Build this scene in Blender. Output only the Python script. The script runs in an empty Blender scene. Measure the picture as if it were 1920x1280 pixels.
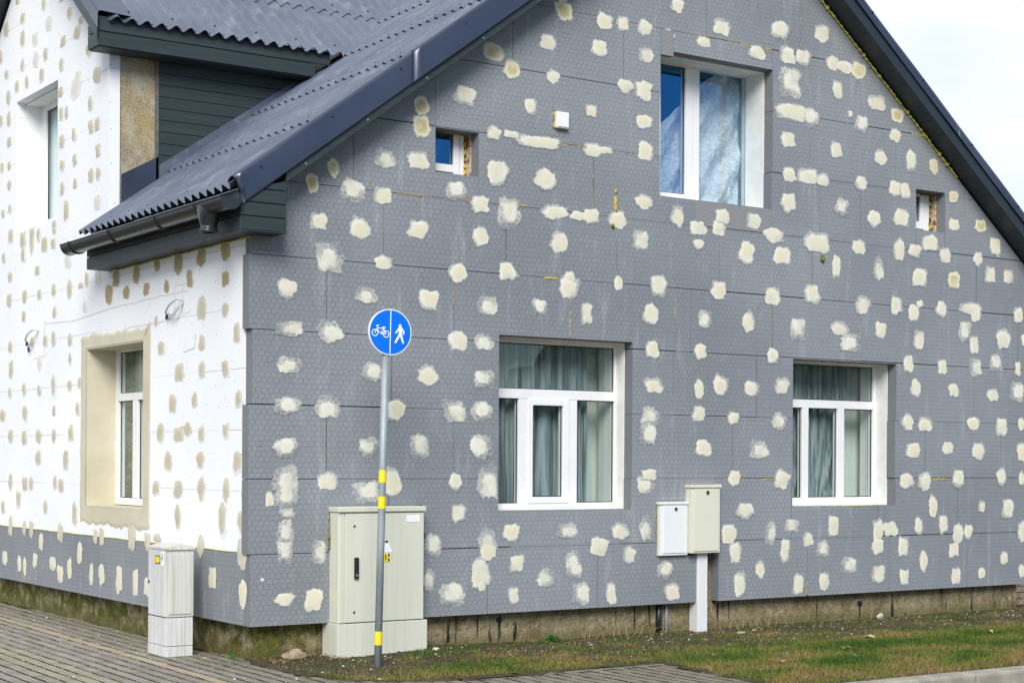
import bpy, bmesh, math, random
import numpy as np
from mathutils import Vector, Matrix, noise as mnoise
S = bpy.context.scene
C = S.collection
RND = random.Random(7)

# ------------------------------------------------------------------ camera
cam_d = bpy.data.cameras.new('camera'); cam = bpy.data.objects.new('camera', cam_d); C.objects.link(cam)
cam.matrix_world = Matrix.Translation((-5.7414, -12.1823, 1.355)) @ Matrix.Rotation(-0.5956, 4, 'Z') @ Matrix.Rotation(math.pi/2, 4, 'X') @ Matrix.Rotation(0.0055, 4, 'Z')
cam_d.sensor_width = 36; cam_d.lens = 58.712; cam_d.shift_y = 0.1165
cam_d.clip_end = 2000
S.camera = cam
# ------------------------------------------------------------------ world: daylight sky behind broken white cloud
w = bpy.data.worlds.new('World'); S.world = w; w.use_nodes = True
nt = w.node_tree; nt.nodes.clear()
def wn(t, **k):
    n = nt.nodes.new(t)
    for a, b in k.items(): setattr(n, a, b)
    return n
out = wn('ShaderNodeOutputWorld'); bg = wn('ShaderNodeBackground'); bg.inputs[1].default_value = 0.1
sky = wn('ShaderNodeTexSky', sky_type='NISHITA', sun_disc=False)
sky.sun_elevation = math.radians(42); sky.sun_rotation = math.radians(236); sky.air_density = 1.0; sky.dust_density = 0.6; sky.ozone_density = 2.5
tc = wn('ShaderNodeTexCoord'); mp = wn('ShaderNodeMapping'); mp.inputs['Scale'].default_value = (1, 1, 2.6)
nz = wn('ShaderNodeTexNoise'); nz.inputs['Scale'].default_value = 2.6; nz.inputs['Detail'].default_value = 7; nz.inputs['Roughness'].default_value = .58
dot = wn('ShaderNodeVectorMath', operation='DOT_PRODUCT'); dot.inputs[1].default_value = (-0.25, 1.0, 0.0)
ma = wn('ShaderNodeMath', operation='MULTIPLY_ADD'); ma.inputs[1].default_value = 1.9
mr = wn('ShaderNodeMapRange', interpolation_type='SMOOTHSTEP'); mr.inputs['From Min'].default_value = 0.30; mr.inputs['From Max'].default_value = 0.95
cl = wn('ShaderNodeMixRGB'); nz2 = wn('ShaderNodeTexNoise'); nz2.inputs['Scale'].default_value = 4.2; nz2.inputs['Detail'].default_value = 6; nt.links.new(mp.outputs[0], nz2.inputs['Vector']) if False else None
cv = wn('ShaderNodeMixRGB'); cv.inputs[1].default_value = (5.8, 6.45, 7.3, 1); cv.inputs[2].default_value = (6.9, 7.05, 7.3, 1); mr2 = wn('ShaderNodeMapRange', interpolation_type='SMOOTHSTEP'); mr2.inputs[1].default_value = .42; mr2.inputs[2].default_value = .62; nt.links.new(nz2.outputs[0], mr2.inputs[0]); nt.links.new(mr2.outputs[0], cv.inputs[0]); nt.links.new(cv.outputs[0], cl.inputs[2])
nt.links.new(tc.outputs['Generated'], mp.inputs[0]); nt.links.new(mp.outputs[0], nz.inputs['Vector']); nt.links.new(mp.outputs[0], nz2.inputs['Vector'])
nt.links.new(tc.outputs['Generated'], dot.inputs[0])
nt.links.new(nz.outputs[0], ma.inputs[0]); nt.links.new(dot.outputs['Value'], ma.inputs[2]); nt.links.new(ma.outputs[0], mr.inputs[0])
nt.links.new(mr.outputs[0], cl.inputs[0]); nt.links.new(sky.outputs[0], cl.inputs[1]); nt.links.new(cl.outputs[0], bg.inputs[0]); nt.links.new(bg.outputs[0], out.inputs[0])
# ------------------------------------------------------------------ sun, veiled by thin cloud
sl = bpy.data.lights.new('sun', 'SUN'); sl.energy = 2.75; sl.angle = math.radians(30); sl.color = (1, .965, .91)
so = bpy.data.objects.new('sun', sl); C.objects.link(so)
so.rotation_euler = Vector((-0.50, -0.70, 0.62)).to_track_quat('Z', 'Y').to_euler()
S.view_settings.view_transform = 'Standard'; S.view_settings.look = 'None'; S.view_settings.gamma = 1; S.view_settings.exposure = 0.56
S.render.engine = 'CYCLES'

# ------------------------------------------------------------------ material helpers
class NT:
    def __init__(s, name):
        s.m = bpy.data.materials.new(name); s.m.use_nodes = True; s.t = s.m.node_tree; s.t.nodes.clear()
        s.out = s.n('ShaderNodeOutputMaterial'); s.b = s.n('ShaderNodeBsdfPrincipled'); s.l(s.b.outputs[0], s.out.inputs[0])
        s.pos = s.n('ShaderNodeNewGeometry').outputs['Position']
    def n(s, t, **k):
        n = s.t.nodes.new(t)
        for a, b in k.items(): setattr(n, a, b)
        return n
    def l(s, a, b): s.t.links.new(a, b)
    def put(s, sock, v):
        if isinstance(v, bpy.types.NodeSocket): s.l(v, sock)
        else: sock.default_value = v
    def math(s, op, a, b=0.0, c=None, clamp=False):
        n = s.n('ShaderNodeMath', operation=op, use_clamp=clamp); s.put(n.inputs[0], a); s.put(n.inputs[1], b)
        if c is not None: s.put(n.inputs[2], c)
        return n.outputs[0]
    def vm(s, op, a, b=(0, 0, 0)):
        n = s.n('ShaderNodeVectorMath', operation=op); s.put(n.inputs[0], a); s.put(n.inputs[1], b)
        return n
    def noise(s, scale, detail=3, rough=.55, vec=None, stretch=None, off=0.0):
        v = vec if vec is not None else s.pos
        if stretch or off:
            m = s.n('ShaderNodeMapping'); s.l(v, m.inputs[0]); m.inputs['Scale'].default_value = stretch or (1, 1, 1); m.inputs['Location'].default_value = (off, off*.7, off*1.3); v = m.outputs[0]
        n = s.n('ShaderNodeTexNoise'); s.l(v, n.inputs['Vector']); n.inputs['Scale'].default_value = scale; n.inputs['Detail'].default_value = detail; n.inputs['Roughness'].default_value = rough
        return n.outputs[0]
    def ramp(s, v, a, b, lo=0.0, hi=1.0, smooth=True):
        n = s.n('ShaderNodeMapRange'); n.interpolation_type = 'SMOOTHSTEP' if smooth else 'LINEAR'
        s.put(n.inputs[0], v); n.inputs[1].default_value = a; n.inputs[2].default_value = b; n.inputs[3].default_value = lo; n.inputs[4].default_value = hi
        return n.outputs[0]
    def mix(s, f, a, b, mode='MIX'):
        n = s.n('ShaderNodeMixRGB', blend_type=mode); s.put(n.inputs[0], f)
        for i, v in ((1, a), (2, b)):
            if isinstance(v, tuple): v = (*v[:3], 1)
            s.put(n.inputs[i], v)
        return n.outputs[0]
    def bump(s, h, strength=.5, dist=.01):
        n = s.n('ShaderNodeBump'); n.inputs['Strength'].default_value = strength; n.inputs['Distance'].default_value = dist; s.put(n.inputs['Height'], h)
        s.l(n.outputs[0], s.b.inputs['Normal']); return n
    def set(s, col=None, rough=None, metal=None, spec=None):
        if col is not None: s.put(s.b.inputs['Base Color'], (*col, 1) if isinstance(col, tuple) else col)
        if rough is not None: s.put(s.b.inputs['Roughness'], rough)
        if metal is not None: s.put(s.b.inputs['Metallic'], metal)
        if spec is not None: s.put(s.b.inputs['Specular IOR Level'], spec)
        return s.m
    def sep(s, v=None):
        n = s.n('ShaderNodeSeparateXYZ'); s.l(v if v is not None else s.pos, n.inputs[0]); return n.outputs

def hexgrid(s):
    """embossed honeycomb of the grey foam board: returns groove (1 in the groove, 0 on the cell)"""
    x, y, z = s.sep()
    u = s.math('ADD', s.math('ADD', x, y), 40.0); u = s.math('MULTIPLY', u, 1/.053)
    v = s.math('MULTIPLY', s.math('ADD', z, 40.0), .8660254/.0425)
    cb = s.n('ShaderNodeCombineXYZ'); s.l(u, cb.inputs[0]); s.l(v, cb.inputs[1])
    st = (1.0, 1.7320508, 1.0)
    def cell(vec):
        m = s.vm('MODULO', vec, st).outputs[0]
        a = s.vm('SUBTRACT', m, (.5, .8660254, 0)).outputs[0]
        ab = s.vm('ABSOLUTE', a).outputs[0]
        d = s.vm('DOT_PRODUCT', ab, (.5, .8660254, 0)).outputs['Value']
        ax = s.sep(ab)[0]
        return s.math('MAXIMUM', d, ax), s.math('MAXIMUM', d, s.math('SUBTRACT', ax, .035))
    (a, a2), (b, b2) = cell(cb.outputs[0]), cell(s.vm('ADD', cb.outputs[0], (.5, .8660254, 0)).outputs[0])
    d = s.math('MINIMUM', a, b); d2 = s.math('MINIMUM', a2, b2)
    return s.ramp(d, .43, .5), s.ramp(d2, .455, .5)

def grey_eps(s, hexon=True):
    big = s.noise(.55, 3, .5); mid = s.noise(7, 4, .6); fine = s.noise(160, 2, .6)
    col = s.mix(s.ramp(big, .3, .7), (.212, .228, .250), (.288, .306, .330))
    col = s.mix(s.ramp(mid, .5, .78, 0, .42), col, (.34, .365, .40))
    col = s.mix(s.ramp(fine, .3, .7, 0, .5), col, (.19, .20, .225))
    streak = s.noise(9, 4, .6, stretch=(1, 1, .16), off=3.1)
    col = s.mix(s.ramp(streak, .56, .75, 0, .35), col, (.42, .45, .48))
    spk = s.n('ShaderNodeTexVoronoi'); s.l(s.pos, spk.inputs['Vector']); spk.inputs['Scale'].default_value = 11
    col = s.mix(s.ramp(spk.outputs['Distance'], .035, .09, .75, 0), col, (.05, .055, .06))
    if hexon:
        g, gd = hexgrid(s)
        # dirt and top-light shade painted into the grooves, fainter on upright edges
        col = s.mix(s.math('MULTIPLY', gd, s.ramp(s.noise(17, 3, .6, off=8), .3, .7, .0, .42)), col, (.13, .14, .155))
        rnd = s.ramp(mid, .35, .65, .6, 1.0)
        h = s.math('ADD', s.math('MULTIPLY', s.math('SUBTRACT', 1.0, g), rnd), s.math('MULTIPLY', fine, .25))
        return col, g, h
    return col, 0.0, fine

M = {}
s = NT('grey_foam_board'); c, g, h = grey_eps(s); s.set(c, .78, 0, .3); s.bump(h, .7, .006); M['eps'] = s.m
s = NT('grey_foam_edge'); c, g, h = grey_eps(s, False); s.set(s.mix(.45, c, (.13, .137, .145)), .9, 0, .2); s.bump(h, .5, .004); M['eps_edge'] = s.m

def filler(name, tone_lo, tone_hi, tone_core, base='grey'):
    s = NT(name)
    at = s.n('ShaderNodeAttribute', attribute_name='cov'); cov = at.outputs['Fac']
    n1 = s.noise(64, 4, .65); n2 = s.noise(9, 3, .5, off=5); strk = s.noise(60, 3, .6, stretch=(.35, .35, 1.0), off=1.7)
    if base == 'grey':
        c, g, h = grey_eps(s)
        k = s.math('ADD', cov, s.math('MULTIPLY', s.math('SUBTRACT', n1, .5), .62))
        k = s.math('ADD', k, s.math('MULTIPLY', s.math('SUBTRACT', n2, .5), .6))
        k = s.math('ADD', k, s.math('MULTIPLY', g, .50))
        full = s.ramp(k, .42, .60)
        thin = s.math('MULTIPLY', s.ramp(s.math('ADD', cov, s.math('MULTIPLY', s.math('SUBTRACT', strk, .5), .9)), .08, .34), s.ramp(n1, .3, .6, .25, .5))
        cream = s.mix(s.ramp(s.math('ADD', n2, s.math('MULTIPLY', cov, .16)), .42, .72), tone_lo, tone_hi)
        cream = s.mix(s.math('MULTIPLY', s.ramp(cov, .82, 1.0), s.ramp(n2, .35, .6, .25, .95)), cream, tone_core)
        col = s.mix(thin, c, cream); col = s.mix(full, col, cream)
        hh = s.math('ADD', s.math('MULTIPLY', h, s.math('SUBTRACT', 1.0, s.math('MULTIPLY', full, .85))), s.math('MULTIPLY', n1, .3))
        s.set(col, .88, 0, .2); s.bump(hh, .6, .005)
    else:
        c = white_col(s)
        k = s.math('ADD', cov, s.math('MULTIPLY', s.math('SUBTRACT', n1, .5), .7))
        full = s.ramp(k, .12, .55)
        tone = s.mix(s.ramp(s.math('ADD', n2, s.math('MULTIPLY', cov, .25)), .45, .8), tone_lo, tone_hi)
        tone = s.mix(s.ramp(cov, .8, 1.0, 0, .5), tone, tone_core)
        col = s.mix(s.math('MULTIPLY', full, .93), c, tone)
        s.set(col, .9, 0, .15); s.bump(n1, .25, .004)
    return s.m
def white_col(s):
    big = s.noise(.8, 3, .5); f = s.noise(180, 2, .6)
    col = s.mix(s.ramp(big, .3, .7), (.80, .815, .85), (.86, .87, .885))
    col = s.mix(s.ramp(f, .35, .75, 0, .16), col, (.66, .68, .72))
    v = s.n('ShaderNodeTexVoronoi'); s.l(s.pos, v.inputs['Vector']); v.inputs['Scale'].default_value = 13
    col = s.mix(s.ramp(v.outputs['Distance'], .05, .12, .8, 0), col, (.22, .22, .22))
    v2 = s.n('ShaderNodeTexVoronoi'); s.l(s.pos, v2.inputs['Vector']); v2.inputs['Scale'].default_value = 37
    col = s.mix(s.ramp(v2.outputs['Distance'], .06, .14, .3, 0), col, (.35, .33, .3))
    st = s.noise(12, 4, .6, stretch=(1, 1, .15))
    return s.mix(s.ramp(st, .6, .8, 0, .25), col, (.72, .70, .64))
s = NT('white_foam_board'); s.set(white_col(s), .85, 0, .2); s.bump(s.noise(200, 2), .25, .003); M['white'] = s.m
M['fill'] = filler('cream_filler', (.58, .575, .49), (.70, .69, .60), (.67, .62, .45))
M['fill_y'] = filler('yellowed_filler', (.62, .575, .41), (.70, .67, .53), (.52, .44, .20))
M['tan'] = filler('tan_adhesive', (.50, .455, .335), (.58, .535, .42), (.42, .37, .24), 'white')
M['tan_thin'] = filler('thin_grey_adhesive', (.60, .58, .49), (.66, .64, .56), (.52, .49, .38), 'white')
M['tan_wet'] = filler('damp_tan_adhesive', (.33, .265, .125), (.42, .345, .19), (.29, .225, .09), 'white')

def plain(name, col, rough=.6, metal=0, spec=.5, var=.12, scale=6, bump=0.0, bs=60, dist=.003):
    s = NT(name); n = s.noise(scale, 4, .6)
    d = tuple(max(0, c*(1-var)) for c in col); l = tuple(min(1, c*(1+var)) for c in col)
    s.set(s.mix(s.ramp(n, .3, .7), d, l), s.ramp(n, .3, .7, rough*.9, min(1, rough*1.1)), metal, spec)
    if bump: s.bump(s.noise(bs, 3), bump, dist)
    return s.m
M['board'] = None
s = NT('dark_painted_board'); gr = s.noise(14, 4, .6, stretch=(.12, .12, 2.2)); n = s.noise(2, 2)
oi = s.n('ShaderNodeObjectInfo')
c = s.mix(s.ramp(gr, .3, .75), (.024, .036, .040), (.038, .054, .058)); c = s.mix(s.math('MULTIPLY', oi.outputs['Random'], .35), c, (.026, .04, .044))
s.set(c, .52, 0, .4); s.bump(gr, .3, .003); M['board'] = s.m
s = NT('dark_trim'); n = s.noise(3, 3); s.set(s.mix(n, (.016, .026, .034), (.026, .038, .047)), .42, 0, .45); M['trim'] = s.m
s = NT('blue_grey_sheet_metal'); n = s.noise(1.6, 4, .6); n2 = s.noise(22, 4, .65); st = s.noise(5, 5, .65, stretch=(1, .5, 1))
c = s.mix(s.ramp(n, .3, .7), (.066, .082, .122), (.098, .117, .162))
c = s.mix(s.ramp(st, .50, .72, 0, .6), c, (.20, .225, .28)); c = s.mix(s.ramp(n2, .55, .8, 0, .3), c, (.10, .12, .16))
s.set(c, s.ramp(n2, .3, .7, .26, .42), 0, .9); s.bump(n2, .08, .004); M['metal'] = s.m
s = NT('blue_grey_flashing'); n = s.noise(1.2, 3, .5); n2 = s.noise(30, 3)
c = s.mix(s.ramp(n, .3, .7), (.032, .043, .076), (.050, .063, .100))
s.set(c, .27, .25, .75); s.bump(s.noise(2.2, 2, .5), .35, .03); M['flash'] = s.m
s = NT('dark_gutter_plastic'); s.set(s.mix(s.noise(5), (.016, .020, .024), (.024, .030, .035)), .28, 0, .6); M['gutter'] = s.m
M['pvc'] = plain('white_pvc', (.80, .80, .80), .28, 0, .5, .03, 3)
M['pvc_dull'] = plain('dull_white_board', (.74, .74, .70), .7, 0, .3, .06, 9, .15)  # matt off-white lining of the gable window reveals
s = NT('seal_black'); s.set((.012, .012, .012), .6); M['seal'] = s.m
for gk, gname, gcol, r0 in (('glass', 'window_glass', (.8, .9, .95, 1), .055), ('glass_blue', 'sky_tinted_glass', (.10, .48, 1, 1), .19), ('glass_pale', 'pale_sky_tinted_glass', (.16, .52, 1, 1), .11)):  # blue gloss tint paints a deep sky reflection into the attic panes
  s = NT(gname); s.t.nodes.remove(s.b)
  tr = s.n('ShaderNodeBsdfTransparent'); tr.inputs[0].default_value = (.95, .975, .97, 1)
  gl = s.n('ShaderNodeBsdfGlossy'); gl.inputs['Roughness'].default_value = .012; gl.inputs[0].default_value = gcol
  lw_ = s.n('ShaderNodeLayerWeight'); lw_.inputs[0].default_value = .5
  fr = s.n('ShaderNodeMath', operation='POWER'); s.l(lw_.outputs['Facing'], fr.inputs[0]); fr.inputs[1].default_value = 3.0
  fr = s.n('ShaderNodeMath', operation='MULTIPLY_ADD')
  s.l(s.t.nodes['Math'].outputs[0], fr.inputs[0]); fr.inputs[1].default_value = .5; fr.inputs[2].default_value = r0
  bp = s.n('ShaderNodeBump'); bp.inputs['Strength'].default_value = .04; bp.inputs['Distance'].default_value = .02; s.l(s.noise(1.3, 2), bp.inputs['Height']); s.l(bp.outputs[0], gl.inputs['Normal'])
  mx = s.n('ShaderNodeMixShader'); s.l(fr.outputs[0], mx.inputs[0]); s.l(tr.outputs[0], mx.inputs[1]); s.l(gl.outputs[0], mx.inputs[2]); s.l(mx.outputs[0], s.out.inputs[0]); M[gk] = s.m
s = NT('sheer_curtain_cloth'); n = s.noise(24, 3, .6, stretch=(1.5, 1.5, .05)); c = s.mix(s.ramp(n, .3, .7), (.115, .15, .16), (.37, .43, .445)); s.set(c, .9, 0, .1); s.b.inputs['Emission Strength'].default_value = 0; M['curtain'] = s.m
s = NT('pale_blind_cloth'); n = s.noise(24, 3, .6, stretch=(1.5, 1.5, .05)); s.set(s.mix(s.ramp(n, .3, .7), (.66, .73, .67), (.76, .82, .77)), .9, 0, .1); M['blind'] = s.m
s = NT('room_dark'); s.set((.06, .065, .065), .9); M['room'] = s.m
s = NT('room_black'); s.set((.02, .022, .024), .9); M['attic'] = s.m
s = NT('room_light_plaster'); s.set((.60, .64, .60), .9); M['inner'] = s.m
s = NT('silver_bubble_foil'); n = s.noise(12, 5, .65); v = s.n('ShaderNodeTexVoronoi'); s.l(s.pos, v.inputs['Vector']); v.inputs['Scale'].default_value = 75
s.set(s.mix(s.ramp(n, .35, .65), (.80, .84, .86), (.97, .97, .97)), s.ramp(n, .3, .7, .18, .38), 0, .9); s.bump(s.math('ADD', s.math('MULTIPLY', n, 1.2), s.math('MULTIPLY', v.outputs['Distance'], .15)), 1.0, .05); M['foil'] = s.m
# masonry and render
s = NT('stained_plinth_render'); x, y, z = s.sep()
a = s.noise(3.2, 5, .62); b = s.noise(14, 5, .65, off=2); cst = s.noise(16, 4, .6, stretch=(1, 1, .07), off=9)
c = s.mix(s.ramp(a, .3, .7), (.19, .15, .078), (.36, .30, .185)); c = s.mix(s.ramp(b, .45, .75, 0, .65), c, (.48, .42, .29))
leftw = s.ramp(x, .6, 2.2, 1, .18)
moss = s.math('MULTIPLY', s.ramp(s.math('ADD', s.noise(4.5, 5, .65, off=7), s.math('MULTIPLY', leftw, .12)), .50, .66), leftw)
c = s.mix(moss, c, s.mix(s.ramp(b, .35, .65), (.050, .062, .012), (.145, .145, .03)))
c = s.mix(s.ramp(s.noise(8, 4, .6, off=4), .60, .70, 0, .8), c, (.42, .375, .27)); c = s.mix(s.ramp(s.noise(26, 4, .7, off=14), .48, .66, 0, .6), c, (.11, .088, .045)); c = s.mix(s.ramp(z, -.24, -.13, .65, 0), c, (.12, .11, .04))
grp = s.ramp(s.noise(1.1, 2, .5, stretch=(1, 1, .1), off=3), .40, .50)
tar = s.math('MULTIPLY', s.math('MULTIPLY', s.ramp(cst, .60, .63), s.ramp(s.math('ADD', z, s.math('MULTIPLY', s.noise(9, 2, off=1, stretch=(1, 1, .05)), .34)), -.10, -.06)), s.ramp(x, .4, .5))
c = s.mix(s.math('MULTIPLY', tar, s.math('MULTIPLY', grp, .95)), c, (.018, .018, .02))
s.set(c, .92, 0, .2); s.bump(s.math('ADD', b, s.noise(90, 3)), .8, .02); M['plinth'] = s.m
s = NT('yellowed_old_plaster'); a = s.noise(2.6, 5, .6); b = s.noise(55, 4, .7)
c = s.mix(s.ramp(a, .35, .65), (.34, .30, .215), (.40, .315, .16)); c = s.mix(s.ramp(b, .45, .65, 0, .75), c, (.14, .115, .07)); c = s.mix(s.ramp(s.noise(6, 4, .65, off=12), .45, .65, 0, .6), c, (.44, .42, .34)); c = s.mix(s.ramp(s.noise(70, 3, .6, off=4), .55, .7, 0, .5), c, (.50, .45, .32))
s.set(c, .95, 0, .15); s.bump(b, .7, .012); M['plaster'] = s.m
s = NT('tan_base_coat'); a = s.noise(1.8, 5, .6); b = s.noise(30, 4, .6)
c = s.mix(s.ramp(a, .3, .7), (.52, .475, .35), (.60, .56, .44)); c = s.mix(s.ramp(b, .5, .8, 0, .3), c, (.66, .63, .52)); s.set(c, .9, 0, .2); s.bump(s.noise(9, 4), .25, .01); M['tancoat'] = s.m
s = NT('yellow_foam'); a = s.noise(40, 4, .6); s.set(s.mix(s.ramp(a, .3, .7), (.42, .30, .05), (.62, .50, .10)), .8, 0, .3); s.bump(a, .6, .01); M['foam'] = s.m
s = NT('bright_yellow_foam'); a = s.noise(40, 4, .6); s.set(s.mix(s.ramp(a, .3, .7), (.36, .34, .045), (.56, .53, .12)), .75, 0, .3); s.bump(a, .6, .01); M['foam2'] = s.m
s = NT('ochre_foam'); a = s.noise(40, 4, .6); s.set(s.mix(s.ramp(a, .3, .7), (.26, .17, .06), (.44, .31, .10)), .8, 0, .3); s.bump(a, .6, .01); M['foam3'] = s.m
s = NT('olive_aged_foam'); s.set(s.mix(s.noise(50), (.12, .13, .02), (.26, .24, .05)), .85); M['olive'] = s.m
s = NT('green_foam'); s.set((.03, .12, .06), .7); M['gfoam'] = s.m
s = NT('moss_green_lump'); s.set(s.mix(s.noise(50), (.06, .12, .02), (.18, .26, .05)), .8); M['lump'] = s.m
s = NT('old_brick_reveal'); a = s.noise(22, 4, .6); s.set(s.mix(s.ramp(a, .45, .6), (.58, .48, .36), (.22, .10, .04)), .9); s.bump(a, .8, .02); M['reveal_brick'] = s.m
s = NT('plaster_mesh_cloth'); x, y, z = s.sep()
def grid(s, v, p): return s.ramp(s.math('ABSOLUTE', s.math('SUBTRACT', s.math('FRACT', s.math('MULTIPLY', v, 1/p)), .5)), .25, .42)
gg = s.math('MAXIMUM', grid(s, x, .012), grid(s, z, .012)); s.set(s.mix(gg, (.10, .105, .12), (.36, .37, .37)), .8); s.bump(gg, .5, .002); M['mesh'] = s.m
# cabinets, sign
def cabinet(name, col, dirt, amt):
    s = NT(name); a = s.noise(1.6, 4, .6); st = s.noise(34, 4, .65, stretch=(1, 1, .035)); f = s.noise(12, 5, .7)
    c = s.mix(s.ramp(a, .3, .7, 0, .35), col, tuple(k*.9 for k in col))
    c = s.mix(s.math('MULTIPLY', s.ramp(st, .42, .68), amt), c, dirt); c = s.mix(s.math('MULTIPLY', s.ramp(f, .52, .75), amt*.8), c, tuple(k*1.2 for k in dirt))
    s.set(c, .5, 0, .35); s.bump(f, .08, .004); return s.m
M['cab'] = cabinet('beige_cabinet_paint', (.63, .635, .53), (.44, .44, .37), .18)
M['cabw'] = cabinet('weathered_grey_plastic', (.64, .64, .64), (.40, .40, .37), .6)
M['cabw2'] = cabinet('dirty_grey_plastic', (.60, .60, .56), (.42, .415, .37), .8)
M['cabm'] = cabinet('white_meter_paint', (.76, .78, .79), (.6, .6, .6), .08)
M['cabm2'] = cabinet('cream_meter_paint', (.66, .66, .54), (.52, .48, .40), .12)
M['postw'] = cabinet('white_post_paint', (.72, .73, .73), (.5, .5, .47), .18)
s = NT('black_plastic'); s.set((.018, .018, .02), .35); M['black'] = s.m
s = NT('lock_metal'); s.set((.16, .15, .14), .35, .8); M['lock'] = s.m
s = NT('screw_dark'); s.set((.02, .024, .035), .4, .3); M['screw'] = s.m
s = NT('screw_zinc'); s.set((.6, .6, .6), .3, .8); M['zinc'] = s.m
s = NT('yellow_band'); s.set(s.mix(s.noise(20), (.78, .60, .01), (.86, .68, .02)), .45); M['yellow'] = s.m
s = NT('sticker_white'); s.set((.86, .87, .9), .4); M['sticker'] = s.m
s = NT('galvanised_steel'); a = s.noise(9, 5, .65, stretch=(1, 1, .3)); b = s.noise(60, 3); c = s.mix(s.ramp(a, .3, .7), (.20, .24, .26), (.33, .37, .385)); s.set(s.mix(s.ramp(b, .5, .8, 0, .3), c, (.45, .47, .48)), .5, .12); M['galv'] = s.m
s = NT('sign_blue'); s.set(s.mix(s.ramp(s.noise(3), .3, .7), (.0, .125, .74), (.0, .15, .82)), .4, 0, .3); M['blue'] = s.m
s = NT('sign_white'); s.set((.80, .82, .84), .4); M['swhite'] = s.m
s = NT('cable_grey'); s.set((.55, .56, .55), .5); M['cable'] = s.m
s = NT('cable_blue'); s.set((.02, .03, .12), .4); M['cblue'] = s.m
s = NT('pencil_line'); s.set((.22, .22, .23), .8); M['pencil'] = s.m
# ground
s = NT('soil'); x, y, z = s.sep(); a = s.noise(5, 5, .65); b = s.noise(60, 4, .7); cc = s.noise(1.2, 3, .5, off=6)
c = s.mix(s.ramp(b, .3, .7), (.040, .030, .018), (.12, .095, .058)); c = s.mix(s.ramp(s.noise(2.4, 4, .6, off=22), .5, .64, 0, .7), c, (.075, .085, .022)); c = s.mix(s.ramp(a, .45, .75, 0, .6), c, (.15, .125, .085))
v = s.n('ShaderNodeTexVoronoi'); s.l(s.pos, v.inputs['Vector']); v.inputs['Scale'].default_value = 42
c = s.mix(s.ramp(v.outputs['Distance'], .12, .2, .7, 0), c, (.30, .27, .22))
s.set(c, .95, 0, .15); s.bump(s.math('ADD', b, a), .9, .02); M['soil'] = s.m
def brick_mat(name, lo, hi):
    s = NT(name); oi = s.n('ShaderNodeObjectInfo').outputs['Random']; g = s.t.nodes.new('ShaderNodeNewGeometry').outputs['Random Per Island']
    r = s.math('FRACT', s.math('ADD', oi, g)); a = s.noise(3, 4, .6); b = s.noise(110, 3, .7)
    c = s.mix(r, lo, hi); c = s.mix(s.ramp(a, .45, .7, 0, .45), c, tuple(k*.72 for k in lo)); c = s.mix(s.ramp(b, .35, .75, 0, .4), c, tuple(min(1, k*1.35) for k in hi))
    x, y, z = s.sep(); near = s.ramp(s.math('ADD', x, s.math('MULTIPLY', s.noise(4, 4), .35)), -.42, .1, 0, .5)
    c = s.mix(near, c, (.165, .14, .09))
    s.set(c, .88, 0, .25); s.bump(b, .35, .004); return s.m
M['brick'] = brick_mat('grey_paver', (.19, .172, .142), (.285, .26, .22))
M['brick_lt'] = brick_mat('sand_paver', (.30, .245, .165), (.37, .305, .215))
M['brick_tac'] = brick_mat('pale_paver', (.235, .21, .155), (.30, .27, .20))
M['kerb'] = plain('kerb_concrete', (.34, .31, .255), .9, 0, .2, .2, 5, .5, 70, .006)
s = NT('joint_sand_and_shade'); a = s.noise(6, 4); s.set(s.mix(s.ramp(a, .4, .6), (.012, .010, .008), (.030, .031, .012)), .95); M['joint'] = s.m
M['far'] = plain('rough_ground', (.10, .095, .07), .95, 0, .1, .35, 1.5, .5, 20, .02)
s = NT('grass_blade'); at = s.n('ShaderNodeAttribute', attribute_name='tone'); f = at.outputs['Fac']
rp = s.n('ShaderNodeValToRGB'); s.l(f, rp.inputs[0]); e = rp.color_ramp.elements
e[0].position = 0; e[0].color = (.040, .088, .010, 1); e[1].position = 1; e[1].color = (.25, .175, .07, 1)
for p_, c_ in ((.35, (.085, .14, .016, 1)), (.6, (.165, .175, .035, 1)), (.8, (.21, .17, .055, 1))):
    q_ = e.new(p_); q_.color = c_
s.set(rp.outputs[0], .75, 0, .2); M['grass'] = s.m
s = NT('weed_leaf'); s.set(s.mix(s.noise(40), (.03, .13, .012), (.07, .22, .025)), .55); M['weed'] = s.m
s = NT('dry_stalk'); s.set((.34, .27, .15), .85); M['stalk'] = s.m
s = NT('dry_leaf_skin'); s.set(s.mix(s.noise(40), (.24, .13, .06), (.40, .26, .14)), .8); M['leaf'] = s.m
M['chip'] = plain('pale_rubble', (.47, .43, .36), .9, 0, .2, .25, 12, .4)
M['rock'] = plain('field_stone', (.36, .28, .20), .9, 0, .2, .3, 14, .7, 60, .01)

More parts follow.
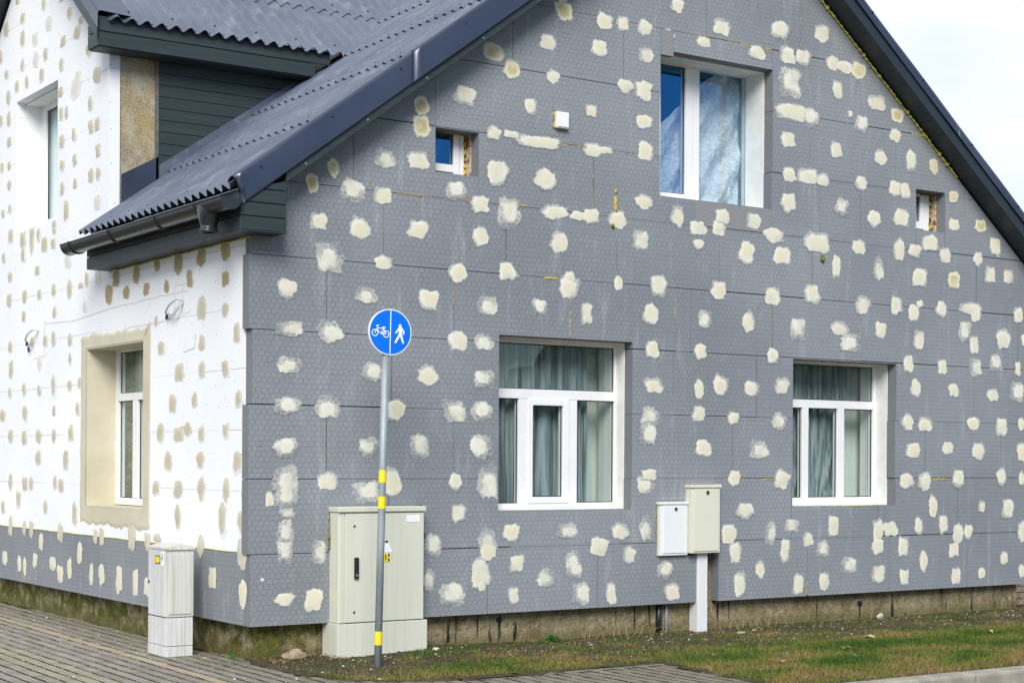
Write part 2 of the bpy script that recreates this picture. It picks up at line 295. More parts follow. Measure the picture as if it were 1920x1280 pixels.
# ------------------------------------------------------------------ mesh helpers
class MB:
    def __init__(s): s.v = []; s.f = []; s.m = []
    def add(s, vs, fs, mi=0):
        o = len(s.v); s.v += [tuple(v) for v in vs]
        for f in fs: s.f.append(tuple(i+o for i in f)); s.m.append(mi)
    def box(s, x0, x1, y0, y1, z0, z1, mi=0, fm=None):
        o = len(s.v)
        s.v += [(x0, y0, z0), (x1, y0, z0), (x1, y1, z0), (x0, y1, z0), (x0, y0, z1), (x1, y0, z1), (x1, y1, z1), (x0, y1, z1)]
        fs = [(0, 3, 2, 1), (4, 5, 6, 7), (0, 1, 5, 4), (1, 2, 6, 5), (2, 3, 7, 6), (3, 0, 4, 7)]
        for i, f in enumerate(fs): s.f.append(tuple(k+o for k in f)); s.m.append(fm[i] if fm else mi)
    def bbox(s, lo, hi, b=.004, mi=0):
        """box with chamfered edges"""
        bm = bmesh.new(); bmesh.ops.create_cube(bm, size=1)
        for v in bm.verts: v.co = Vector([lo[i] if v.co[i] < 0 else hi[i] for i in range(3)])
        bmesh.ops.bevel(bm, geom=bm.edges[:], offset=b, segments=2, affect='EDGES', profile=.5)
        s.add([v.co[:] for v in bm.verts], [[v.index for v in f.verts] for f in bm.faces], mi); bm.free()
    def prism(s, poly, fn, d0, d1, m_front=0, m_side=0):
        """poly in (u,z); fn(u,d,z)->xyz; front at d0"""
        n = len(poly); o = len(s.v)
        s.v += [fn(u, d0, z) for u, z in poly] + [fn(u, d1, z) for u, z in poly]
        s.f.append(tuple(o+i for i in range(n))); s.m.append(m_front)
        s.f.append(tuple(o+n+i for i in reversed(range(n)))); s.m.append(m_side)
        for i in range(n):
            j = (i+1) % n; s.f.append((o+i, o+n+i, o+n+j, o+j)); s.m.append(m_side)
    def tube(s, pts, r, n=8, mi=0, caps=True):
        pts = [Vector(p) for p in pts]; o = len(s.v)
        for i, p in enumerate(pts):
            t = (pts[min(i+1, len(pts)-1)]-pts[max(i-1, 0)]).normalized()
            a = t.cross(Vector((0, 0, 1)));
            if a.length < .05: a = t.cross(Vector((1, 0, 0)))
            a.normalize(); b = t.cross(a); rr = r[i] if isinstance(r, (list, tuple)) else r
            for k in range(n):
                th = 2*math.pi*k/n; s.v.append(tuple(p+a*math.cos(th)*rr+b*math.sin(th)*rr))
        for i in range(len(pts)-1):
            for k in range(n):
                k2 = (k+1) % n; s.f.append((o+i*n+k, o+i*n+k2, o+(i+1)*n+k2, o+(i+1)*n+k)); s.m.append(mi)
        if caps:
            s.f.append(tuple(o+k for k in reversed(range(n)))); s.m.append(mi)
            s.f.append(tuple(o+(len(pts)-1)*n+k for k in range(n))); s.m.append(mi)
    def build(s, name, mats, parent=None, smooth=False, recalc=True, **tags):
        me = bpy.data.meshes.new(name); me.from_pydata(s.v, [], s.f)
        if not isinstance(mats, (list, tuple)): mats = [mats]
        for m in mats: me.materials.append(m)
        if len(mats) > 1: me.polygons.foreach_set('material_index', s.m)
        if recalc:
            bm = bmesh.new(); bm.from_mesh(me); bmesh.ops.recalc_face_normals(bm, faces=bm.faces[:]); bm.to_mesh(me); bm.free()
        if smooth: me.polygons.foreach_set('use_smooth', [True]*len(me.polygons))
        me.update()
        return link(name, me, parent, **tags)
def link(name, me, parent=None, **tags):
    o = bpy.data.objects.new(name, me); C.objects.link(o)
    if parent: o.parent = parent
    for k, v in tags.items(): o[k] = v
    return o
def empty(name, label, cat, loc=(0, 0, 0), group=None):
    o = bpy.data.objects.new(name, None); C.objects.link(o); o.location = loc; o['label'] = label; o['category'] = cat
    o.empty_display_size = .2
    if group: o['group'] = group
    return o
G = lambda u, d, z: (u, d, z)        # gable wall: u = x, depth = y
L = lambda u, d, z: (d, u, z)        # street wall: u = y, depth = x
def fbox(mb, fn, u0, u1, d0, d1, z0, z1, mi=0):
    a = fn(u0, d0, z0); b = fn(u1, d1, z1); mb.box(min(a[0], b[0]), max(a[0], b[0]), min(a[1], b[1]), max(a[1], b[1]), z0, z1, mi)
def clip(poly, a, b, c):
    """keep a*u+b*z<=c"""
    out = []
    for i in range(len(poly)):
        p, q = poly[i], poly[(i+1) % len(poly)]; dp = a*p[0]+b*p[1]-c; dq = a*q[0]+b*q[1]-c
        if dp <= 0: out.append(p)
        if (dp < 0 < dq) or (dq < 0 < dp):
            t = dp/(dp-dq); out.append((p[0]+(q[0]-p[0])*t, p[1]+(q[1]-p[1])*t))
    return out
def cut(rects, hole):
    h0, h1, k0, k1 = hole; res = []
    for a0, a1, b0, b1 in rects:
        if h1 <= a0+1e-4 or h0 >= a1-1e-4 or k1 <= b0+1e-4 or k0 >= b1-1e-4: res.append((a0, a1, b0, b1)); continue
        if h0 > a0: res.append((a0, h0, b0, b1))
        if h1 < a1: res.append((h1, a1, b0, b1))
        m0, m1 = max(a0, h0), min(a1, h1)
        if k0 > b0: res.append((m0, m1, b0, k0))
        if k1 < b1: res.append((m0, m1, k1, b1))
    return res

# ================================================================== GROUND
GZ = -.27
g = MB(); g.add([(-60, -60, -.36), (70, -60, -.36), (70, 90, -.36), (-60, 90, -.36)], [(0, 1, 2, 3)]); 
g.add([(-800, -800, -.6), (800, -800, -.6), (800, 800, -.6), (-800, 800, -.6)], [(0, 1, 2, 3)])
g.build('ground', M['far'], kind='structure', recalc=False)
BED = [(.03, -.04), (.045, -.35), (.07, -.75), (.11, -1.16), (.25, -1.38), (.50, -1.58), (.95, -1.69), (2.87, -1.665), (2.78, -2.3), (2.66, -3.2), (2.62, -3.40), (12.5, -3.40), (12.5, .25), (.115, .25), (.105, .0)]
def inpoly(x, y, P=BED):
    c = False; j = len(P)-1
    for i in range(len(P)):
        if (P[i][1] > y) != (P[j][1] > y) and x < (P[j][0]-P[i][0])*(y-P[i][1])/(P[j][1]-P[i][1])+P[i][0]: c = not c
        j = i
    return c
def bedz(x, y):
    h = mnoise.noise(Vector((x*1.4, y*1.4, 0)))*.012+mnoise.noise(Vector((x*6, y*6, 3)))*.010
    rise = .028*math.exp(-((x-1.5)/.7)**2-((y+.05)/.6)**2)
    e = min(1, max(0, (y+3.4)/.3))
    ex = 1.0
    return GZ+.006+(h+.006+rise)*e*ex
# pavement sub-base
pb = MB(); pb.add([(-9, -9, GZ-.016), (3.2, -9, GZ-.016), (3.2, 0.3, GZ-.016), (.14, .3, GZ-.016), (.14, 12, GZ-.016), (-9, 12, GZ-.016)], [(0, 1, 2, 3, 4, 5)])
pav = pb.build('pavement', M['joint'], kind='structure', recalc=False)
# paving bricks
protos = []
def brick_verts(L_, W_, c=.004, t=(0, 0), dz=0.0):
    hx, hy = W_/2, L_/2; vs = []
    for zz, k in ((-.05, 0), (-.004, 0), (0, c)):
        for sx, sy in ((-1, -1), (1, -1), (1, 1), (-1, 1)):
            x = sx*(hx-k); y = sy*(hy-k); vs.append((x, y, zz+dz+x*t[0]+y*t[1]))
    fs = [(8, 9, 10, 11)]
    for b in (0, 4):
        for i in range(4): j = (i+1) % 4; fs.append((b+i, b+j, b+4+j, b+4+i))
    return vs, fs
bl = []
nx0 = -34
for i in range(nx0, 33):
    x0_ = -.70+(i+.5)*.115
    off = (.1 if i % 2 else 0)
    for j in range(-45, 48):
        y = j*.2035+off; x = x0_+(y+.8)*.024
        if all(inpoly(x+a_, y+b_) for a_ in (-.05, .05) for b_ in (-.09, .09)) or (x > .09 and y > .05): continue
        if x > 2.86 or y > 9 or (x > .9 and y > -1.80): continue
        kind = 'brick'
        if i == 0: kind = 'brick_lt'
        elif i in (-8, -7, -6): kind = 'brick_tac'
        bl.append([x, y, kind, 0])
for k in range(10):      # border course of the apron
    bl.append([1.03+k*.2035, -1.745, 'brick', 1])
# which bricks show largest: inside the frame, nearest first
cx, cy = -5.7414, -12.1823
def vis(b):
    dx, dy = b[0]-cx, b[1]-cy; f = dx*math.sin(.5956)+dy*math.cos(.5956); r = dx*math.cos(.5956)-dy*math.sin(.5956)
    D = f; u = 960+3131*r/f; v = 863.6+3131*1.62/f
    return -15 < u < 1935 and v < 1292
seen = sorted([b for b in bl if vis(b)], key=lambda b: (b[0]-cx)**2+(b[1]-cy)**2)
near = seen[:300]; ids = set(id(b) for b in near)
P = {}
for kind in ('brick', 'brick_lt', 'brick_tac'):
    for v_ in range(4):
        vs, fs = brick_verts(.199, .104, .004, (RND.uniform(-.02, .02), RND.uniform(-.012, .012)), RND.uniform(-.0018, .0018))
        me = bpy.data.meshes.new('brick'); me.from_pydata(vs, [], fs); me.materials.append(M[kind]); me.materials.append(M['joint']); me.polygons.foreach_set('material_index', [0]+[0, 1, 0, 1]*2); P[kind, v_] = me  # flanks along the courses coloured dark for joint dirt and shadow
for b in near:
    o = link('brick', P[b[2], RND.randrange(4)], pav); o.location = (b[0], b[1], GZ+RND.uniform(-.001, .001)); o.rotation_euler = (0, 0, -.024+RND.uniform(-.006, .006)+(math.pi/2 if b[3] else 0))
for kind in ('brick', 'brick_lt', 'brick_tac'):
    mb = MB()
    for b in bl:
        if id(b) in ids or b[2] != kind: continue
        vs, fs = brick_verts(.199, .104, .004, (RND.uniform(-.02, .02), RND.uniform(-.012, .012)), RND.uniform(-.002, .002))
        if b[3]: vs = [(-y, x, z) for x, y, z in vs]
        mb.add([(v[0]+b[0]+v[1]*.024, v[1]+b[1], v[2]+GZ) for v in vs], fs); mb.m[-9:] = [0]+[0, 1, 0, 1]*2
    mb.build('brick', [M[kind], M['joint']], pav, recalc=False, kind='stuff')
# soil bed
mb = MB(); st = .07; idx = {}
def vid(i, j):
    if (i, j) not in idx:
        x, y = i*st+RND.uniform(-.02, .02), -3.45+j*st+RND.uniform(-.02, .02); idx[i, j] = len(mb.v); mb.v.append((x, y, bedz(x, y)-(0 if inpoly(x, y) else .008)))
    return idx[i, j]
for i in range(0, 178):
    for j in range(0, 53):
        if any(inpoly((i+a_)*st, -3.45+(j+b_)*st) for a_, b_ in ((.5, .5), (-.3, .5), (1.3, .5), (.5, -.3), (.5, 1.3))): mb.f.append((vid(i, j), vid(i+1, j), vid(i+1, j+1), vid(i, j+1))); mb.m.append(0)
soil = mb.build('soil_bed', M['soil'], smooth=True, recalc=False, kind='structure')
# kerb along the lawn
kb = MB(); kb.box(2.3, 12.5, -3.62, -3.41, -.5, -.30); kerb = kb.build('kerb', M['kerb'], kind='structure')
xk = 2.35
for k in range(10):
    m_ = MB(); L0 = 1.0; m_.bbox((xk+.004, -3.635, -.42), (xk+L0-.004, -3.45, GZ+.022+RND.uniform(-.004, .004)), .022); m_.build('kerb_stone', M['kerb'], kerb, smooth=False); xk += L0

# ================================================================== HOUSE
house = empty('house', 'house under renovation with grey foam gable, white foam street wall and dark corrugated roof', 'house')
TL = .742; ZL = 3.70; TR = .78
zl = lambda x: ZL+TL*x                    # top of the street-side roof
zr = lambda x: 11.167-TR*x                # top of the far-side roof
YD0, ZD0, TD = 2.87, 5.47, .76            # dormer roof
RID = 5.33
def zd(y): return ZD0+TD*(y-YD0) if y < RID else ZD0+TD*(2*RID-y-YD0)

OP = {'gf1': (2.37, 3.858, .915, 2.460), 'gf2': (5.884, 7.352, .916, 2.386), 'up': (4.170, 5.590, 3.845, 5.215), 'mid': (1.706, 2.147, 3.818, 4.199), 'sm': (7.636, 8.083, 3.815, 4.240)}
OL = {'gf': (2.262, 3.745, .884, 2.437), 'up': (4.635, 5.985, 3.815, 5.238), 'gf_b': (6.75, 8.2, .884, 2.437)}

def core(name, fn, poly, holes, d0, d1, mat):
    """masonry wall as one mesh with real openings (bands between hole edges, clipped to the outline)"""
    us = sorted(set([min(p[0] for p in poly), max(p[0] for p in poly)]+[h[0] for h in holes]+[h[1] for h in holes]))
    mb = MB()
    for a, b in zip(us, us[1:]):
        hs = sorted([(h[2], h[3]) for h in holes if h[0] < (a+b)/2 < h[1]])
        z0 = min(p[1] for p in poly); segs = []
        for h0, h1 in hs: segs.append((z0, h0)); z0 = h1
        segs.append((z0, max(p[1] for p in poly)))
        for s0, s1 in segs:
            pl = clip(clip(poly, -1, 0, -a), 1, 0, b); pl = clip(clip(pl, 0, -1, -s0), 0, 1, s1)
            if len(pl) > 2: mb.prism(pl, fn, d0, d1)
    return mb.build(name, mat, house)
def components(rects):
    rs = [q_ for q_ in rects if q_[1]-q_[0] > .004 and q_[3]-q_[2] > .004]; out_ = []
    while rs:
        comp = [rs.pop()]; grow = True
        while grow:
            grow = False
            for q_ in list(rs):
                for c_ in comp:
                    ox = min(q_[1], c_[1])-max(q_[0], c_[0]); oz = min(q_[3], c_[3])-max(q_[2], c_[2])
                    if (ox > -1e-4 and oz > .003) or (oz > -1e-4 and ox > .003): comp.append(q_); rs.remove(q_); grow = True; break
        out_.append(comp)
    return out_
def shrink(o, e): return (o[0]+e, o[1]-e, o[2]+e, o[3]-e)
gable_poly = [(.115, -.5), (9.42, -.5), (9.42, 3.45), (9.6, 3.3), (4.906, 7.02), (.115, 3.45)]
gable_poly = [(.115, -.5), (9.42, -.5), (9.42, 10.86-TR*9.42), (4.89, 7.02), (.115, 3.40+TL*.115)]
core('gable_wall', G, gable_poly, [OP[k] for k in OP], .116, .50, M['plinth'])
core('street_wall', L, [(.501, -.5), (8.5, -.5), (8.5, 3.4), (.501, 3.4)], [OL['gf'], OL['gf_b']], .106, .50, M['plinth'])
core('dormer_front_wall', L, [(3.275, 3.401), (7.4, 3.401), (7.4, 5.3), (5.33, 6.86), (3.275, 5.32)], [OL['up']], .106, .30, M['plinth'])
# inside
mb = MB(); mb.box(.52, 9.3, 1.75, 1.80, -.4, 2.95); mb.box(1.95, 2.0, 1.82, 8.4, -.4, 2.95); mb.build('inner_partition', M['inner'], house)
mb = MB(); mb.box(.52, 9.3, .52, 8.4, 2.96, 3.05); mb.box(.52, 9.3, .52, 8.4, -.42, -.36); mb.build('inner_floor', M['room'], house)
mb = MB(); mb.box(3.6, 6.4, 2.3, 2.35, 3.06, 5.7); mb.build('attic_partition', M['attic'], house)
mb = MB(); mb.box(9.3, 9.42, .51, 8.5, -.5, 3.4); mb.box(.51, 9.42, 8.4, 8.5, -.5, 3.4); mb.build('rear_wall', M['plinth'], house)

# ---- insulation boards on the gable
ROWZ = [0.0] + [0.021, 0.594, 1.196, 1.793, 2.394, 2.992, 3.599, 4.204, 4.809, 5.409][1:] + [6.01, 6.61, 7.21]
ROWZ[0] = .021
JO = {0: [2.258, 3.463, 6.09, 7.261, 8.463], 1: [1.263, 2.496, 3.725, 5.868, 7.093, 8.305], 2: [0.672, 1.904, 5.089, 7.793, 9.009], 3: [1.287, 4.343, 4.659, 5.394, 8.56], 4: [0.669, 1.901, 3.134, 4.366, 4.556, 5.603, 6.822, 8.055, 9.275], 5: [1.202, 2.434, 3.67, 4.906, 6.133, 7.358, 8.584], 6: [0.91, 2.146, 3.39, 4.621, 6.239, 6.813, 7.636, 8.08], 7: [1.702, 2.938, 4.164, 6.094, 7.324], 8: [2.496, 3.731, 5.576, 6.811], 9: [3.5, 4.734, 5.968]}
JO.update({10: [4.2, 5.43], 11: [4.9]})
HOLES = [OP[k] for k in OP] + [(.712, 1.600, -.1, .978), (4.655, 4.922, -.1, .92), (4.15, 4.655, .47, .985), (4.50, 4.87, .48, 1.15)]
k_ = 0
for r in range(len(ROWZ)-1):
    z0, z1 = ROWZ[r], ROWZ[r+1]
    left = {0: 0.0, 1: -.022, 2: -.022, 3: .008, 4: -.024, 5: .0}.get(r, 0)
    xs = [left]+JO.get(r, [])+[9.78]
    for a, b in zip(xs, xs[1:]):
        if z0 > 3.4+TL*b or z0 > 10.89-TR*a: continue
        gp_ = RND.choice([.003, .005, .006, .008]); gz_ = RND.choice([.003, .005, .006, .009])
        rects = [(a+(gp_ if a != left else 0), b, z0+(gz_ if r else 0), z1)]
        for h_ in HOLES:
            e = RND.uniform(-.012, .006) if h_[1]-h_[0] > 1 and h_ in OP.values() else 0
            rects = cut(rects, (h_[0], h_[1]+e, h_[2], h_[3]))
        prd = RND.uniform(-.0012, .0012)
        for comp in components(rects):
          mb = MB()
          for q0, q1, w0, w1 in comp:
            pl = [(q0, w0), (q1, w0), (q1, w1), (q0, w1)]
            pl = clip(pl, -TL, 1, 3.470) if q1 > .18 else pl
            pl = clip(pl, TR, 1, 10.872)
            if q0 < .18: pl = clip(pl, 0, 1, 3.147) if q1 < .3 else pl
            if len(pl) > 2: mb.prism(pl, G, prd, .1155, 0, 1)
          if mb.v:
            mb.build('insulation_panel', [M['eps'], M['eps_edge']], house); k_ += 1
# mesh-covered pieces round the attic window
mb = MB(); mb.prism([(4.165, 4.985), (4.300, 4.985), (4.300, 5.40), (4.165, 5.40)][0:4], G, -.008, .03, 0, 1); mb = MB()
mb.box(4.172, 4.318, -.012, .05, 5.165, 5.405); mb.build('reinforcing_mesh', M['mesh'], house)
mb = MB(); mb.box(4.62, 5.575, -.004, .002, 3.605, 3.835); mb.build('reinforcing_mesh', M['mesh'], house)
mb = MB(); mb.box(4.49, 4.87, -.003, .002, 1.145, 1.19); mb.build('reinforcing_mesh', M['mesh'], house)

# ---- plinth boards and white boards on the street wall
YS = [0.101, 1.0, 2.195, 3.395, 4.597, 5.8, 7.0, 8.2]
for a, b in zip(YS, YS[1:]):
    mb = MB(); mb.prism([(a+.002, .021), (b-.002, .021), (b-.002, .604), (a+.002, .604)], L, 0.0+RND.uniform(0, .001), .1055, 0, 1); mb.build('insulation_panel', [M['eps'], M['eps_edge']], house)
LH = [OL[k] for k in OL]
zrow = [.608, 1.10, 1.595, 2.09, 2.582, 3.08, 3.58, 4.08, 4.58, 5.08, 5.58, 6.08, 6.58, 7.0]
for r in range(len(zrow)-1):
    z0, z1 = zrow[r], zrow[r+1]; o_ = .516 if r % 2 else 1.0
    ys = [.116]+[o_+k for k in range(0, 9) if o_+k < 8.3]+[8.4]
    for a, b in zip(ys, ys[1:]):
        g_ = RND.choice([.001, .0015, .002, .003])
        rects = [(a, b-g_, z0, z1-RND.choice([.001, .002, .002, .003]))]
        for h_ in LH: rects = cut(rects, h_)
        prd = RND.uniform(-.001, .001)
        for comp in components(rects):
          mb = MB()
          for q0, q1, w0, w1 in comp:
            pl = [(q0, w0), (q1, w0), (q1, w1), (q0, w1)]
            if w0 < 3.2 < w1 or w0 >= 3.1:
                if w0 < 3.148 and q0 < 3.168:      # row crossing the eave
                    low = clip(pl, 0, 1, 3.1475)
                    if len(low) > 2: mb.prism(low, L, prd, .1055)
                    pl = clip(clip(pl, 0, -1, -3.1475), -1, 0, -3.168)
                else: pl = clip(pl, -1, 0, -3.168)
            if len(pl) > 2: pl = clip(pl, -TD, 1, 5.40-TD*3.168+.02)
            if len(pl) > 2: pl = clip(pl, TD, 1, 5.40+TD*(2*RID-3.168)+.02)
            if len(pl) > 2 and q1 > 3.168 and w0 > 3.3 or (len(pl) > 2 and w0 < 3.3): 
                if w0 > 3.3: pl = clip(pl, 1, 0, 7.49)
                if len(pl) > 2: mb.prism(pl, L, prd, .1055)
          if mb.v: mb.build('white_insulation_panel', M['white'], house)
# thin yellow foam line at top of plinth boards
mb = MB(); mb.tube([(-.001, y, .6055+.002*math.sin(y*9)) for y in np.linspace(.3, 8, 60)], .0042, 5); mb.build('foam_line', M['foam2'], house)

# ---- filler patches
def patch(cx_, cz_, w_, h_, kind, i, fn, mat, name, wall_axis, collect=None):
    rr = random.Random(i*13+5); n = 40; seed = rr.uniform(0, 100)
    ang = rr.uniform(-.25, .25); sq = rr.uniform(1.9, 4.2)
    vs = [(0, 0)]; cov = [1.0]
    tb = {'m': (1, 1.0, .95, .55, .05), 's': (1, 1, 1, .8, .25), 'h': (1, .82, .40, .34, .14), 'y': (1, 1, .9, .5, 0.0),
          't': (.6, .5, .45, .35, 0), 'd': (1, 1, .9, .7, .2), 'c': (1, 1, 1, .9, .4), 'o': (.7, .7, .72, .75, .75)}[kind]
    if kind == 'm' and rr.random() < .35: tb = (1, 1, .72, .42, .05)
    rings = (.30, .62, .86, 1.0)
    for ri, rg in enumerate(rings):
        for k in range(n):
            t = 2*math.pi*k/n; c_, s_ = math.cos(t), math.sin(t)
            sup = 1/((abs(c_)**sq+abs(s_)**sq)**(1/sq))
            nz_ = mnoise.noise(Vector((c_*1.3+seed, s_*1.3, 0)))*.30+mnoise.noise(Vector((c_*4+seed, s_*4, 5)))*.12
            jag = (rr.uniform(-.11, .11) if ri == 3 else 0)*(1.0 if kind in 'mhy' else .5)
            R_ = sup*rg*(1+nz_*rg+jag)*(.96)
            x, z = c_*R_*w_/2, s_*R_*h_/2
            vs.append((x*math.cos(ang)-z*math.sin(ang)*w_/h_*0.5, z+x*math.sin(ang)*h_/w_*.4))
            # trowel drag: thinner on one side
            dr = .25*math.cos(t-seed) if ri in (1, 2) and kind in 'mh' else 0
            cov.append(max(0, min(1, tb[ri+1]-dr)))
    dep = -.0035-.00004*(i % 40)
    for h_ in (OP if wall_axis == 'G' else OL).values():
        if h_[2]-.02 < cz_ < h_[3]+.02:
            if cx_ < h_[0]+.02: vs = [(min(x, h_[0]-.004-cx_), z) for x, z in vs] if cx_ > h_[0]-.4 else vs
            elif cx_ > h_[1]-.02 and cx_ < h_[1]+.4: vs = [(max(x, h_[1]+.012-cx_), z) for x, z in vs]
        elif h_[0]-.05 < cx_ < h_[1]+.05:
            if h_[3]-.02 < cz_ < h_[3]+.3: vs = [(x, max(z, h_[3]+.004-cz_)) for x, z in vs]
            elif h_[2]-.3 < cz_ < h_[2]+.02: vs = [(x, min(z, h_[2]-.004-cz_)) for x, z in vs]
    if wall_axis == 'G': vs = [(max(x, -.02-cx_), max(z, .026-cz_)) for x, z in vs]
    pts = []
    for j, (x, z) in enumerate(vs):
        ring = 0 if j == 0 else (j-1)//n+1
        d = dep-(.003 if ring < 2 else .0015 if ring == 2 else 0)+(.0015 if ring == 4 else 0)
        pts.append(fn(cx_+x, d, cz_+z))
    fs = [(0, 1+k, 1+(k+1) % n) for k in range(n)]
    for ri in range(3):
        for k in range(n):
            a = 1+ri*n+k; b = 1+ri*n+(k+1) % n; fs.append((a, a+n, b+n, b))
    if wall_axis == 'L': fs = [tuple(reversed(f)) for f in fs]
    if collect is not None: collect.append((pts, fs, cov)); return
    me = bpy.data.meshes.new(name); me.from_pydata(pts, [], fs); me.materials.append(mat)
    me.attributes.new('cov', 'FLOAT', 'POINT').data.foreach_set('value', cov)
    me.polygons.foreach_set('use_smooth', [True]*len(fs)); link(name, me, house)
